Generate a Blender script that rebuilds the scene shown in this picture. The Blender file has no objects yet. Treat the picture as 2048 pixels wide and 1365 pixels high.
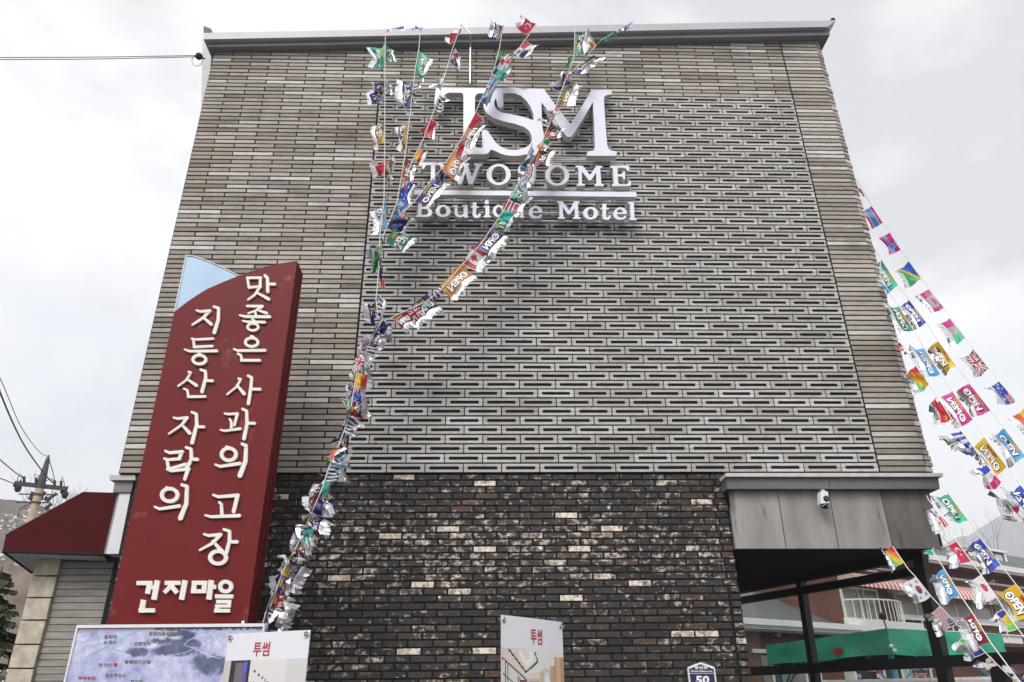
import bpy, bmesh, math, random
from mathutils import Vector, Matrix, noise as mnoise
R_ = random.Random(7)
SC = bpy.context.scene
COL = SC.collection
# ------------------------------------------------------------------ camera
CAMZ = 1.6
FPX, CX, CY = 1467.97, 1024.0, 682.5
RX = Vector((0.99952545, -0.02909777, -0.01010961))
UP = Vector((-0.00352279, -0.43401455, 0.90089897))
FW = Vector((0.03060187, 0.90043583, 0.43391109))
CAM = Vector((0, 0, CAMZ))
cd = bpy.data.cameras.new('camera')
cam = bpy.data.objects.new('camera', cd)
COL.objects.link(cam)
cd.sensor_width = 36.0
cd.lens = FPX / 2048 * 36.0
cd.clip_start = 0.05
cd.clip_end = 6000
cam.matrix_world = Matrix(((RX.x, UP.x, -FW.x, 0), (RX.y, UP.y, -FW.y, 0), (RX.z, UP.z, -FW.z, CAMZ), (0, 0, 0, 1)))
SC.camera = cam
# ------------------------------------------------------------------ world, sun, exposure
SUN_EL, SUN_AZ = 43, 200          # degrees; azimuth the light comes from (0 = +Y, clockwise)
w = bpy.data.worlds.new('World')
SC.world = w
w.use_nodes = True
wn, wl = w.node_tree.nodes, w.node_tree.links
wn.clear()
def N(t, **k):
    n = wn.new(t)
    for a, b in k.items(): setattr(n, a, b)
    return n
sky = N('ShaderNodeTexSky', sky_type='NISHITA', sun_disc=False)
sky.sun_elevation = math.radians(SUN_EL)
sky.sun_rotation = math.radians(SUN_AZ)
bgA = N('ShaderNodeBackground'); bgA.inputs[1].default_value = 0.13
wl.new(sky.outputs[0], bgA.inputs[0])
tc = N('ShaderNodeTexCoord')
sep = N('ShaderNodeSeparateXYZ'); wl.new(tc.outputs['Generated'], sep.inputs[0])
mz = N('ShaderNodeMath', operation='MAXIMUM'); wl.new(sep.outputs[2], mz.inputs[0]); mz.inputs[1].default_value = 0.0
az = N('ShaderNodeMath', operation='ADD'); wl.new(mz.outputs[0], az.inputs[0]); az.inputs[1].default_value = 0.35
comb = N('ShaderNodeCombineXYZ')
for i in (0, 1):
    dv = N('ShaderNodeMath', operation='DIVIDE'); wl.new(sep.outputs[i], dv.inputs[0]); wl.new(az.outputs[0], dv.inputs[1]); wl.new(dv.outputs[0], comb.inputs[i])
n1 = N('ShaderNodeTexNoise'); n1.inputs['Scale'].default_value = 1.25; n1.inputs['Detail'].default_value = 7; n1.inputs['Roughness'].default_value = .55; n1.inputs['Distortion'].default_value = .3
mp = N('ShaderNodeMapping'); mp.inputs['Location'].default_value = (1.9, 6.1, 3.3); wl.new(comb.outputs[0], mp.inputs[0]); wl.new(mp.outputs[0], n1.inputs['Vector'])
cr = N('ShaderNodeValToRGB'); wl.new(n1.outputs[0], cr.inputs[0])
cr.color_ramp.elements[0].position = .38; cr.color_ramp.elements[0].color = (.44, .455, .49, 1)
cr.color_ramp.elements[1].position = .575; cr.color_ramp.elements[1].color = (1.0, .992, .98, 1)
e = cr.color_ramp.elements.new(.47); e.color = (.80, .805, .82, 1)
bgB = N('ShaderNodeBackground'); bgB.inputs[1].default_value = 0.95
wl.new(cr.outputs[0], bgB.inputs[0])
n2 = N('ShaderNodeTexNoise'); n2.inputs['Scale'].default_value = 1.3; n2.inputs['Detail'].default_value = 5
mp2 = N('ShaderNodeMapping'); mp2.inputs['Location'].default_value = (7.4, 2.2, 1.4); mp2.inputs['Scale'].default_value = (-1, 1, 1); wl.new(comb.outputs[0], mp2.inputs[0]); wl.new(mp2.outputs[0], n2.inputs['Vector'])
cr2 = N('ShaderNodeValToRGB'); wl.new(n2.outputs[0], cr2.inputs[0])
cr2.color_ramp.elements[0].position = .33; cr2.color_ramp.elements[0].color = (.62, .62, .62, 1)
cr2.color_ramp.elements[1].position = .52; cr2.color_ramp.elements[1].color = (1, 1, 1, 1)
mx = N('ShaderNodeMixShader'); wl.new(cr2.outputs[0], mx.inputs[0]); wl.new(bgA.outputs[0], mx.inputs[1]); wl.new(bgB.outputs[0], mx.inputs[2])
wo = N('ShaderNodeOutputWorld'); wl.new(mx.outputs[0], wo.inputs[0])
sd = bpy.data.lights.new('sun', 'SUN'); so = bpy.data.objects.new('sun', sd); COL.objects.link(so)
sd.energy = 2.75; sd.angle = math.radians(32); sd.color = (1, .965, .92)
_a, _e = math.radians(SUN_AZ), math.radians(SUN_EL)
sdir = Vector((math.sin(_a) * math.cos(_e), math.cos(_a) * math.cos(_e), math.sin(_e)))
so.rotation_euler = sdir.to_track_quat('Z', 'Y').to_euler()
so.location = sdir * 40
SC.view_settings.view_transform = 'Standard'
SC.view_settings.look = 'None'
SC.view_settings.exposure = 0.5
SC.view_settings.gamma = 1.0
SC.view_settings.use_curve_mapping = False
SC.render.engine = 'CYCLES'
SC.cycles.use_denoising = True
SC.cycles.max_bounces = 8
SC.cycles.transparent_max_bounces = 12
SC.cycles.volume_bounces = 3
# ------------------------------------------------------------------ placing helpers
def ray(x, y): return RX * ((x - CX) / FPX) + UP * ((CY - y) / FPX) + FW
def atY(x, y, Y):                       # point of the vertical plane y = Y seen at photo pixel (x, y)
    r = ray(x, y); return CAM + r * (Y / r.y)
def atD(x, y, d):                       # point at slant distance d
    r = ray(x, y); return CAM + r.normalized() * d
def atZ(x, y, z):
    r = ray(x, y); return CAM + r * ((z - CAMZ) / r.z)
class Plane:                            # a vertical wall plane through p with horizontal direction u (n faces the viewer side)
    def __init__(s, p, az):
        s.p = Vector(p); a = math.radians(az)
        s.u = Vector((math.sin(a), math.cos(a), 0)); s.n = Vector((s.u.y, -s.u.x, 0)); s.v = Vector((0, 0, 1))
    def at(s, x, y, off=0.0):
        r = ray(x, y); q = s.p + s.n * off
        return CAM + r * ((q - CAM).dot(s.n) / r.dot(s.n))
    def uv(s, x, y, off=0.0):
        q = s.at(x, y, off) - s.p; return q.dot(s.u), q.z
    def pt(s, u, z, off=0.0): return Vector((s.p.x, s.p.y, 0)) + s.u * u + s.n * off + Vector((0, 0, z + s.p.z))
# ------------------------------------------------------------------ mesh builder
class MB:
    def __init__(s): s.v = []; s.f = []; s.m = []; s.c = None
    def add(s, vs, fs, m=0):
        b = len(s.v); s.v += [tuple(v) for v in vs]
        for f in fs: s.f.append(tuple(b + i for i in f)); s.m.append(m)
    def box(s, lo, hi, m=0):
        x0, y0, z0 = lo; x1, y1, z1 = hi
        s.add([(x0,y0,z0),(x1,y0,z0),(x1,y1,z0),(x0,y1,z0),(x0,y0,z1),(x1,y0,z1),(x1,y1,z1),(x0,y1,z1)],
              [(0,3,2,1),(4,5,6,7),(0,1,5,4),(1,2,6,5),(2,3,7,6),(3,0,4,7)], m)
    def hexa(s, a, b, m=0):             # two quads a (front) and b (back)
        s.add(list(a) + list(b), [(0,1,2,3),(7,6,5,4),(0,4,5,1),(1,5,6,2),(2,6,7,3),(3,7,4,0)], m)
    def obox(s, o, ax, ay, az, m=0):    # oriented box from corner o
        o, ax, ay, az = map(Vector, (o, ax, ay, az))
        s.hexa([o, o+ax, o+ax+az, o+az], [o+ay, o+ax+ay, o+ax+ay+az, o+ay+az], m)
    def prism(s, pts, d, m=0):          # polygon (list of Vector) pushed along d
        n = len(pts); d = Vector(d)
        s.add(list(pts) + [p + d for p in pts], [tuple(range(n)), tuple(range(2*n-1, n-1, -1))] + [(i, n+i, n+(i+1)%n, (i+1)%n) for i in range(n)], m)
    def poly(s, pts, m=0): s.add(pts, [tuple(range(len(pts)))], m)
    def tube(s, pts, r, k=6, m=0, cap=True):
        pts = [Vector(p) for p in pts]; rings = []
        rs = r if isinstance(r, (list, tuple)) else [r] * len(pts)
        b = len(s.v)
        for i, p in enumerate(pts):
            t = (pts[min(i+1, len(pts)-1)] - pts[max(i-1, 0)]).normalized()
            a = t.orthogonal().normalized() if i == 0 else (pa - t * pa.dot(t)).normalized()
            pa = a; c = t.cross(a)
            for j in range(k):
                th = 2*math.pi*j/k; s.v.append(tuple(p + (a*math.cos(th) + c*math.sin(th)) * rs[i]))
        for i in range(len(pts)-1):
            for j in range(k):
                s.f.append((b+i*k+j, b+i*k+(j+1)%k, b+(i+1)*k+(j+1)%k, b+(i+1)*k+j)); s.m.append(m)
        if cap:
            s.f.append(tuple(b+j for j in range(k-1, -1, -1))); s.m.append(m)
            e = b+(len(pts)-1)*k; s.f.append(tuple(e+j for j in range(k))); s.m.append(m)
    def ball(s, c, r, m=0, seg=10, rg=6, sc=(1,1,1)):
        c = Vector(c); b = len(s.v)
        for i in range(rg+1):
            th = math.pi*i/rg
            for j in range(seg):
                ph = 2*math.pi*j/seg
                s.v.append((c.x+r*sc[0]*math.sin(th)*math.cos(ph), c.y+r*sc[1]*math.sin(th)*math.sin(ph), c.z+r*sc[2]*math.cos(th)))
        for i in range(rg):
            for j in range(seg):
                s.f.append((b+i*seg+j, b+(i+1)*seg+j, b+(i+1)*seg+(j+1)%seg, b+i*seg+(j+1)%seg)); s.m.append(m)
    def mesh(s, name, mats, smooth=False):
        me = bpy.data.meshes.new(name); me.from_pydata(s.v, [], s.f)
        for m in (mats if isinstance(mats, (list, tuple)) else [mats]): me.materials.append(m)
        me.polygons.foreach_set('material_index', s.m)
        if s.c is not None:
            at = me.color_attributes.new('print', 'FLOAT_COLOR', 'CORNER')
            flat = []
            for f, c in zip(s.f, s.c):
                for _ in f: flat += [c[0], c[1], c[2], 1.0]
            at.data.foreach_set('color', flat)
        if smooth: me.polygons.foreach_set('use_smooth', [True] * len(me.polygons))
        me.validate(); me.update(); return me
    def build(s, name, mats, parent=None, smooth=False, **tags):
        o = bpy.data.objects.new(name, s.mesh(name, mats, smooth)); COL.objects.link(o)
        if parent: o.parent = parent
        for k, v in tags.items(): o[k] = v
        return o
def link(name, me, parent=None, loc=(0,0,0), **tags):
    o = bpy.data.objects.new(name, me); COL.objects.link(o); o.location = loc
    if parent: o.parent = parent
    for k, v in tags.items(): o[k] = v
    return o
def thing(name, label, cat, group=None):
    o = bpy.data.objects.new(name, None); COL.objects.link(o); o.empty_display_size = .1
    o['label'] = label; o['category'] = cat
    if group: o['group'] = group
    return o
def node(name, parent):
    o = bpy.data.objects.new(name, None); COL.objects.link(o); o.empty_display_size = .1; o.parent = parent
    return o
def grouped(o, label, cat, group=None):
    o['label'] = label; o['category'] = cat
    if group: o['group'] = group
    return o
# ------------------------------------------------------------------ materials
def mat(name, col=(.5,.5,.5), rough=.6, metal=0.0, noise=None, bump=0.0, bscale=60, spec=.4, stretch=(1,1,1), coord='pos', dark=.75):
    """plain material, optionally mottled (noise = scale) with fine relief"""
    m = bpy.data.materials.new(name); m.use_nodes = True
    nt = m.node_tree; b = nt.nodes['Principled BSDF']
    b.inputs['Base Color'].default_value = (*col, 1); b.inputs['Roughness'].default_value = rough; b.inputs['Metallic'].default_value = metal
    b.inputs['Specular IOR Level'].default_value = spec
    if noise or bump:
        g = nt.nodes.new('ShaderNodeNewGeometry'); mpn = nt.nodes.new('ShaderNodeMapping'); mpn.inputs['Scale'].default_value = stretch
        nt.links.new(g.outputs['Position'], mpn.inputs[0])
    if noise:
        t = nt.nodes.new('ShaderNodeTexNoise'); t.inputs['Scale'].default_value = noise; t.inputs['Detail'].default_value = 6; t.inputs['Roughness'].default_value = .6
        nt.links.new(mpn.outputs[0], t.inputs['Vector'])
        r = nt.nodes.new('ShaderNodeValToRGB'); nt.links.new(t.outputs[0], r.inputs[0])
        r.color_ramp.elements[0].position = .3; r.color_ramp.elements[0].color = tuple(c*dark for c in col) + (1,)
        r.color_ramp.elements[1].position = .7; r.color_ramp.elements[1].color = tuple(min(1, c*(2-dark)*.95) for c in col) + (1,)
        nt.links.new(r.outputs[0], b.inputs['Base Color'])
    if bump:
        t2 = nt.nodes.new('ShaderNodeTexNoise'); t2.inputs['Scale'].default_value = bscale; t2.inputs['Detail'].default_value = 4
        nt.links.new(mpn.outputs[0], t2.inputs['Vector'])
        bn = nt.nodes.new('ShaderNodeBump'); bn.inputs['Strength'].default_value = bump; bn.inputs['Distance'].default_value = .01
        nt.links.new(t2.outputs[0], bn.inputs['Height']); nt.links.new(bn.outputs[0], b.inputs['Normal'])
    return m
def brick_mat(name, kind, island):
    """kind: 'long' beige, 'slot' pale grey, 'dark' clinker; the random number is per object, or per island for joined bricks"""
    m = bpy.data.materials.new(name); m.use_nodes = True
    nt = m.node_tree; nd, lk = nt.nodes, nt.links; b = nd['Principled BSDF']
    g = nd.new('ShaderNodeNewGeometry')
    if island: rnd = g.outputs['Random Per Island']
    else: rnd = nd.new('ShaderNodeObjectInfo').outputs['Random']
    def tex(scale, stretch=(1,1,1), detail=6, rough=.6, w=False):
        mpn = nd.new('ShaderNodeMapping'); mpn.inputs['Scale'].default_value = stretch; lk.new(g.outputs['Position'], mpn.inputs[0])
        t = nd.new('ShaderNodeTexNoise'); t.inputs['Scale'].default_value = scale; t.inputs['Detail'].default_value = detail; t.inputs['Roughness'].default_value = rough
        if w:
            t.noise_dimensions = '4D'; mm = nd.new('ShaderNodeMath'); mm.operation = 'MULTIPLY'; mm.inputs[1].default_value = 97; lk.new(rnd, mm.inputs[0]); lk.new(mm.outputs[0], t.inputs['W'])
        lk.new(mpn.outputs[0], t.inputs['Vector']); return t.outputs[0]
    def ramp(src, stops):
        r = nd.new('ShaderNodeValToRGB'); lk.new(src, r.inputs[0]); el = r.color_ramp.elements
        while len(el) < len(stops): el.new(.5)
        for e_, (p, c) in zip(el, stops):
            e_.position = p; e_.color = (c, c, c, 1) if isinstance(c, float) else (*c, 1)
        return r.outputs[0]
    def mixc(a, bb, fac=1.0, typ='MULTIPLY'):
        x = nd.new('ShaderNodeMix'); x.data_type = 'RGBA'; x.blend_type = typ
        if isinstance(fac, float): x.inputs[0].default_value = fac
        else: lk.new(fac, x.inputs[0])
        lk.new(a, x.inputs[6]); lk.new(bb, x.inputs[7]); return x.outputs[2]
    if kind in ('long', 'slot'):
        if kind == 'long':
            base = ramp(rnd, [(0., (.255,.22,.185)), (.2, (.35,.31,.265)), (.6, (.43,.39,.345)), (.86, (.52,.48,.44)), (.96, (.68,.66,.63))])
        else:
            base = ramp(rnd, [(0., (.40,.378,.36)), (.4, (.48,.46,.44)), (.9, (.55,.535,.52)), (1., (.62,.60,.59))])
        c = mixc(base, ramp(tex(9, (1,1,5), 7, .65), [(.3, .78), (.7, 1.12)]))
        c = mixc(c, ramp(tex(1.1, (1,1,2.2), 7, .7), [(.34, .84 if kind == 'slot' else .72), (.47, 1.0)]))          # soot in level drifts
        c = mixc(c, ramp(tex(6.5, (1.2,1,2), 6, .7), [(.30, .62), (.40, 1.0)]))         # damp patches
        c = mixc(c, ramp(tex(140, (1,1,1), 2, .5), [(.3, .88), (.6, 1.04)]))
        if kind == 'slot':                                                               # faint red chalk smears
            red = ramp(tex(2.3, (1,1,2.5), 5, .7), [(.70, (1.,1.,1.)), (.78, (1.,.78,.72))]); c = mixc(c, red)
        lk.new(c, b.inputs['Base Color']); b.inputs['Roughness'].default_value = .85; b.inputs['Specular IOR Level'].default_value = .25
        hs = tex(55, (1,1,2.5), 5, .6); st = .35
    else:
        base = ramp(rnd, [(0., (.016,.014,.013)), (.3, (.026,.021,.019)), (.55, (.037,.029,.024)), (.72, (.034,.034,.038)), (.9, (.050,.036,.028)), (1., (.085,.052,.036))])
        cream = ramp(tex(30, (1,1,1), 2, .5), [(.35, (.44,.36,.28)), (.60, (.82,.73,.64))])
        msk = tex(15, (.95,1,1.25), 5, .68, True)
        lift = ramp(tex(.9, (.35, 1, 1), 3, .5), [(.45, .0), (.72, .07)])                # a paler belt of bricks across the wall
        ad = nd.new('ShaderNodeMath'); ad.operation = 'ADD'; lk.new(msk, ad.inputs[0]); lk.new(lift, ad.inputs[1])
        bias = ramp(rnd, [(0., .0), (.80, .02), (.93, .07), (1., .20)])
        h2 = nd.new('ShaderNodeMath'); h2.operation = 'MULTIPLY'; h2.inputs[1].default_value = 7.31; lk.new(rnd, h2.inputs[0])
        fr = nd.new('ShaderNodeMath'); fr.operation = 'FRACT'; lk.new(h2.outputs[0], fr.inputs[0])
        bias = ramp(fr.outputs[0], [(0., .0), (.55, .02), (.85, .055), (.955, .08), (.97, .2), (1., .24)])
        sz = nd.new('ShaderNodeSeparateXYZ'); lk.new(g.outputs['Position'], sz.inputs[0])          # the palest firing lies in a band of courses
        zr = nd.new('ShaderNodeMapRange'); zr.inputs['From Min'].default_value = 1.6; zr.inputs['From Max'].default_value = 4.0; lk.new(sz.outputs[2], zr.inputs[0])
        belt = ramp(zr.outputs[0], [(0., .0), (.30, .0), (.48, .045), (.60, .055), (.78, .0), (1., .005)])
        ab = nd.new('ShaderNodeMath'); ab.operation = 'ADD'; lk.new(ad.outputs[0], ab.inputs[0]); lk.new(belt, ab.inputs[1])
        ad2 = nd.new('ShaderNodeMath'); ad2.operation = 'ADD'; lk.new(ab.outputs[0], ad2.inputs[0]); lk.new(bias, ad2.inputs[1])
        c = mixc(base, ramp(tex(26, (1,1,2), 5, .6), [(.3, .6), (.55, 1.0), (.72, 2.3)]))
        c = mixc(c, cream, ramp(ad2.outputs[0], [(.60, .0), (.64, .30), (.69, .55), (.73, 1.)]), 'MIX')
        lk.new(c, b.inputs['Base Color']); b.inputs['Roughness'].default_value = .62; b.inputs['Specular IOR Level'].default_value = .4
        hs = tex(38, (1,1,1.6), 5, .65); st = .5
    bn = nd.new('ShaderNodeBump'); bn.inputs['Strength'].default_value = st; bn.inputs['Distance'].default_value = .008
    lk.new(hs, bn.inputs['Height']); lk.new(bn.outputs[0], b.inputs['Normal'])
    return m
M = {}
for k_ in ('long', 'slot', 'dark'):
    M[k_] = brick_mat(k_ + '_brick', k_, False); M[k_ + 'i'] = brick_mat(k_ + '_brick_joined', k_, True)
M['mortar'] = mat('dark_mortar', (.010,.0095,.0095), .95, bump=.3)
M['mortar2'] = mat('brown_mortar', (.010,.009,.0085), .95, bump=.3)
M['slotdark'] = mat('slot_hollow', (.05,.042,.03), .95)
M['fascia'] = mat('grey_painted_metal', (.23,.235,.255), .45, noise=3, stretch=(.4,1,3), dark=.85)
M['coping'] = mat('pale_gutter_metal', (.47,.45,.48), .4, noise=4, stretch=(.3,1,2), dark=.9)
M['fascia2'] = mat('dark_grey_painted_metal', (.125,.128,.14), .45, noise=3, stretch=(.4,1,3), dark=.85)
M['cap'] = mat('dark_flashing', (.045,.045,.05), .5)
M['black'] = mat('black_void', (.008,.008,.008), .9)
M['frame'] = mat('black_window_frame', (.012,.012,.013), .5)
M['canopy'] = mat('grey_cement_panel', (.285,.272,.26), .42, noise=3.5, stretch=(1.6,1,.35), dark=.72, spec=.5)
M['canopy2'] = mat('darker_cement_panel', (.125,.115,.10), .5, noise=4, stretch=(1.6,1,.4), dark=.68)  # darker, browner tone for the last panel on the right
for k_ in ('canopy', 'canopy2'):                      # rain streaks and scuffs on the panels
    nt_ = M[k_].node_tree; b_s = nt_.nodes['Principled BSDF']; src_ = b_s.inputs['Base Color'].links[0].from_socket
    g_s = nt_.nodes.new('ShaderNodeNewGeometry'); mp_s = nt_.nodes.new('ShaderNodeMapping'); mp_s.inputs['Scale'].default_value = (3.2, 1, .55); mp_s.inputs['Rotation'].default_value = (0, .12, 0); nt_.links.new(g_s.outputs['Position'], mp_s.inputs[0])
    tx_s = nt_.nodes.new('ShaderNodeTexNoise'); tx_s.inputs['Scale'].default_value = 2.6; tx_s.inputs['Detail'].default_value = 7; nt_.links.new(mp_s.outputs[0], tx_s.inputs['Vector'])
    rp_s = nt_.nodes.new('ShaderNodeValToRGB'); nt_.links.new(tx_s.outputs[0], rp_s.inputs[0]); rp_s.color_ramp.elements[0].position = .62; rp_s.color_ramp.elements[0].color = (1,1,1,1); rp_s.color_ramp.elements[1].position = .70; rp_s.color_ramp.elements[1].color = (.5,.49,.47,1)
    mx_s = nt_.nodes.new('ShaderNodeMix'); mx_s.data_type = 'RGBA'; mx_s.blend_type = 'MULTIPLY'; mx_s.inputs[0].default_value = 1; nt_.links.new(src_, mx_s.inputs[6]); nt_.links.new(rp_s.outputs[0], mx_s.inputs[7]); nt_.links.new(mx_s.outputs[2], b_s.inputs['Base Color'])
M['trim'] = mat('stone_trim', (.56,.53,.52), .7, noise=8, dark=.8)
M['white'] = mat('white_paint', (.76,.76,.78), .5, noise=5, dark=.93)
M['letter'] = mat('white_acrylic_face', (.76,.755,.87), .32, spec=.5)
M['letterside'] = mat('white_letter_return', (.62,.63,.60), .5)
M['steel'] = mat('brushed_steel', (.55,.55,.56), .3, 1.0)
M['sred'] = mat('red_sign_enamel', (.150,.0085,.0095), .5, noise=2.2, stretch=(1,1,.5), dark=.88, spec=.2)
nt_ = M['sred'].node_tree; b_s = nt_.nodes['Principled BSDF']; src_ = b_s.inputs['Base Color'].links[0].from_socket
g_s = nt_.nodes.new('ShaderNodeNewGeometry'); mp_s = nt_.nodes.new('ShaderNodeMapping'); mp_s.inputs['Scale'].default_value = (1, 1, .55); nt_.links.new(g_s.outputs['Position'], mp_s.inputs[0])
tx_s = nt_.nodes.new('ShaderNodeTexNoise'); tx_s.inputs['Scale'].default_value = 3.1; tx_s.inputs['Detail'].default_value = 9; tx_s.inputs['Roughness'].default_value = .72; nt_.links.new(mp_s.outputs[0], tx_s.inputs['Vector'])
rp_s = nt_.nodes.new('ShaderNodeValToRGB'); nt_.links.new(tx_s.outputs[0], rp_s.inputs[0]); rp_s.color_ramp.elements[0].position = .60; rp_s.color_ramp.elements[0].color = (0,0,0,1); rp_s.color_ramp.elements[1].position = .74; rp_s.color_ramp.elements[1].color = (.55,.55,.55,1)
mx_s = nt_.nodes.new('ShaderNodeMix'); mx_s.data_type = 'RGBA'; nt_.links.new(rp_s.outputs[0], mx_s.inputs[0]); nt_.links.new(src_, mx_s.inputs[6]); mx_s.inputs[7].default_value = (.55,.22,.20,1); nt_.links.new(mx_s.outputs[2], b_s.inputs['Base Color'])
M['sred2'] = mat('red_sign_edge', (.125,.0085,.0095), .5, noise=3, dark=.85, spec=.2)
M['sblue'] = mat('pale_blue_sign_enamel', (.42,.60,.80), .4, noise=1.5, dark=.85)
M['cream'] = mat('cream_letter', (.82,.79,.745), .55, noise=6, dark=.93)
M['awn'] = mat('dark_red_awning', (.066,.0035,.0055), .7, noise=4, dark=.85, spec=.12)
M['stone'] = mat('beige_granite', (.52,.46,.37), .8, noise=9, bump=.25, bscale=50, dark=.7)
M['plank'] = mat('grey_stone_plank', (.33,.31,.28), .85, noise=7, stretch=(.5,1,3), bump=.3, bscale=40, dark=.7)
M['asphalt'] = mat('asphalt', (.055,.055,.057), .9, noise=6, bump=.3, bscale=80)
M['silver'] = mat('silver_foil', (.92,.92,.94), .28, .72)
M['silver2'] = mat('silver_foil_backlit', (.60,.60,.62), .2, 1.0)  # darker foil: the backlit shade of the right strings is in its colour
M['string'] = mat('white_cord', (.72,.70,.66), .8)
M['wire'] = mat('black_cable', (.02,.02,.022), .7)
def print_mat(name, trans=.35):
    m = bpy.data.materials.new(name); m.use_nodes = True
    nt = m.node_tree; b = nt.nodes['Principled BSDF']
    a = nt.nodes.new('ShaderNodeAttribute'); a.attribute_name = 'print'
    nt.links.new(a.outputs['Color'], b.inputs['Base Color']); b.inputs['Roughness'].default_value = .35
    if trans:
        t = nt.nodes.new('ShaderNodeBsdfTranslucent'); nt.links.new(a.outputs['Color'], t.inputs[0])
        mxs = nt.nodes.new('ShaderNodeMixShader'); mxs.inputs[0].default_value = trans
        nt.links.new(b.outputs[0], mxs.inputs[1]); nt.links.new(t.outputs[0], mxs.inputs[2]); nt.links.new(mxs.outputs[0], nt.nodes['Material Output'].inputs[0])
    return m
M['print'] = print_mat('printed_film')
M['paper'] = print_mat('printed_board', 0)
M['ink'] = mat('black_ink', (.015,.015,.02), .5)
M['inkw'] = mat('white_ink', (.80,.80,.80), .5)
M['inky'] = mat('yellow_ink', (.75,.42,.02), .5)
M['inkr'] = mat('red_ink', (.45,.01,.04), .5)
# text as flat meshes from the built-in font (Hangul comes from its fall-back)
_fc = {}
def glyphs(txt, bold=0.0, res=2):
    """(verts2d, faces, width, ymin, ymax) of a line of text, em size 1"""
    k = (txt, bold, res)
    if k not in _fc:
        c = bpy.data.curves.new('text', 'FONT'); c.body = txt; c.resolution_u = res; c.offset = bold
        o = bpy.data.objects.new('text', c); COL.objects.link(o)
        me = bpy.data.meshes.new_from_object(o.evaluated_get(bpy.context.evaluated_depsgraph_get()))
        vs = [(v.co.x, v.co.y) for v in me.vertices]; fs = [tuple(p.vertices) for p in me.polygons]
        bpy.data.objects.remove(o); bpy.data.curves.remove(c); bpy.data.meshes.remove(me)
        x0, x1 = min(v[0] for v in vs), max(v[0] for v in vs); y0, y1 = min(v[1] for v in vs), max(v[1] for v in vs)
        _fc[k] = ([((x-x0)/(x1-x0), (y-y0)/(y1-y0)) for x, y in vs], fs, (x1-x0)/(y1-y0))
    return _fc[k]
def curve_solid(loops, fn, depth, parent, name, mats, **tags):
    """closed px loops (first outer, others holes) -> filled plate with thickness; fn maps a px point to 3D on the front face, depth is a Vector to the back"""
    c = bpy.data.curves.new('outline', 'CURVE'); c.dimensions = '2D'; c.fill_mode = 'BOTH'
    for lp in loops:
        sp = c.splines.new('POLY'); sp.points.add(len(lp)-1); sp.use_cyclic_u = True
        for p, q in zip(sp.points, lp): p.co = (q[0]*.01, -q[1]*.01, 0, 1)
    o = bpy.data.objects.new('outline', c); COL.objects.link(o)
    me = bpy.data.meshes.new_from_object(o.evaluated_get(bpy.context.evaluated_depsgraph_get()))
    vs = [fn(v.co.x*100, -v.co.y*100) for v in me.vertices]; fs = [tuple(p.vertices) for p in me.polygons]
    bpy.data.objects.remove(o); bpy.data.curves.remove(c); bpy.data.meshes.remove(me)
    mb = MB(); mb.add(vs, fs, 0)
    for lp in loops:
        fr = [Vector(fn(*q)) for q in lp]; n = len(fr); bk = [p + depth for p in fr]
        mb.add(fr + bk, [(i, n+i, n+(i+1)%n, (i+1)%n) for i in range(n)], 1)
    mb.add([Vector(v) + depth for v in vs], [f[::-1] for f in fs], 1)
    return mb.build(name, mats, parent, **tags)
def smooth_loop(pts, it=2):
    for _ in range(it):
        out = []
        for i in range(len(pts)):
            a, b = pts[i], pts[(i+1) % len(pts)]
            out += [(a[0]*.75+b[0]*.25, a[1]*.75+b[1]*.25), (a[0]*.25+b[0]*.75, a[1]*.25+b[1]*.75)]
        pts = out
    return pts
def ell(cx, cy, rx, ry, n=36): return [(cx+rx*math.cos(2*math.pi*i/n), cy+ry*math.sin(2*math.pi*i/n)) for i in range(n)]
# ================================================================== ground, hills
g = MB(); g.poly([Vector((-1400,-1400,0)), Vector((1400,-1400,0)), Vector((1400,1400,0)), Vector((-1400,1400,0))])
g.build('ground', M['asphalt'], kind='structure')
# ================================================================== the motel
D = 7.55
ZB = 0.2785 * D + CAMZ                 # foot of the pale brickwork
XL, XP, XR, XB = -3.834, -1.50, 4.178, 4.690
ZPT = ZB + 5.273                       # top of the slotted panel
def ztop(x): return CAMZ + 8.061 + (x + 3.833) * 0.0471
motel = thing('motel_building', 'grey brick motel facade with white raised letters and sloping roof edge', 'building')
up = MB()                              # backing of the upper wall (with a turned return on the right)
def wall_slab(mb, x0, x1, z0, z1f, y, t=.3):
    mb.hexa([(x0,y,z0),(x1,y,z0),(x1,y,z1f(x1)),(x0,y,z1f(x0))], [(x0,y+t,z0),(x1,y+t,z0),(x1,y+t,z1f(x1)),(x0,y+t,z1f(x0))])
zt2 = lambda x: ztop(x) + .12
wall_slab(up, XL, XP-.006, ZB, zt2, D+.008)
wall_slab(up, XP-.006, XR, ZB, lambda x: ZPT, D+.015)
wall_slab(up, XP-.006, XR, ZPT, zt2, D+.008)
wall_slab(up, XR, XB-.006, ZB, zt2, D+.008)
upper = up.build('upper_wall', M['mortar'], motel)
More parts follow.
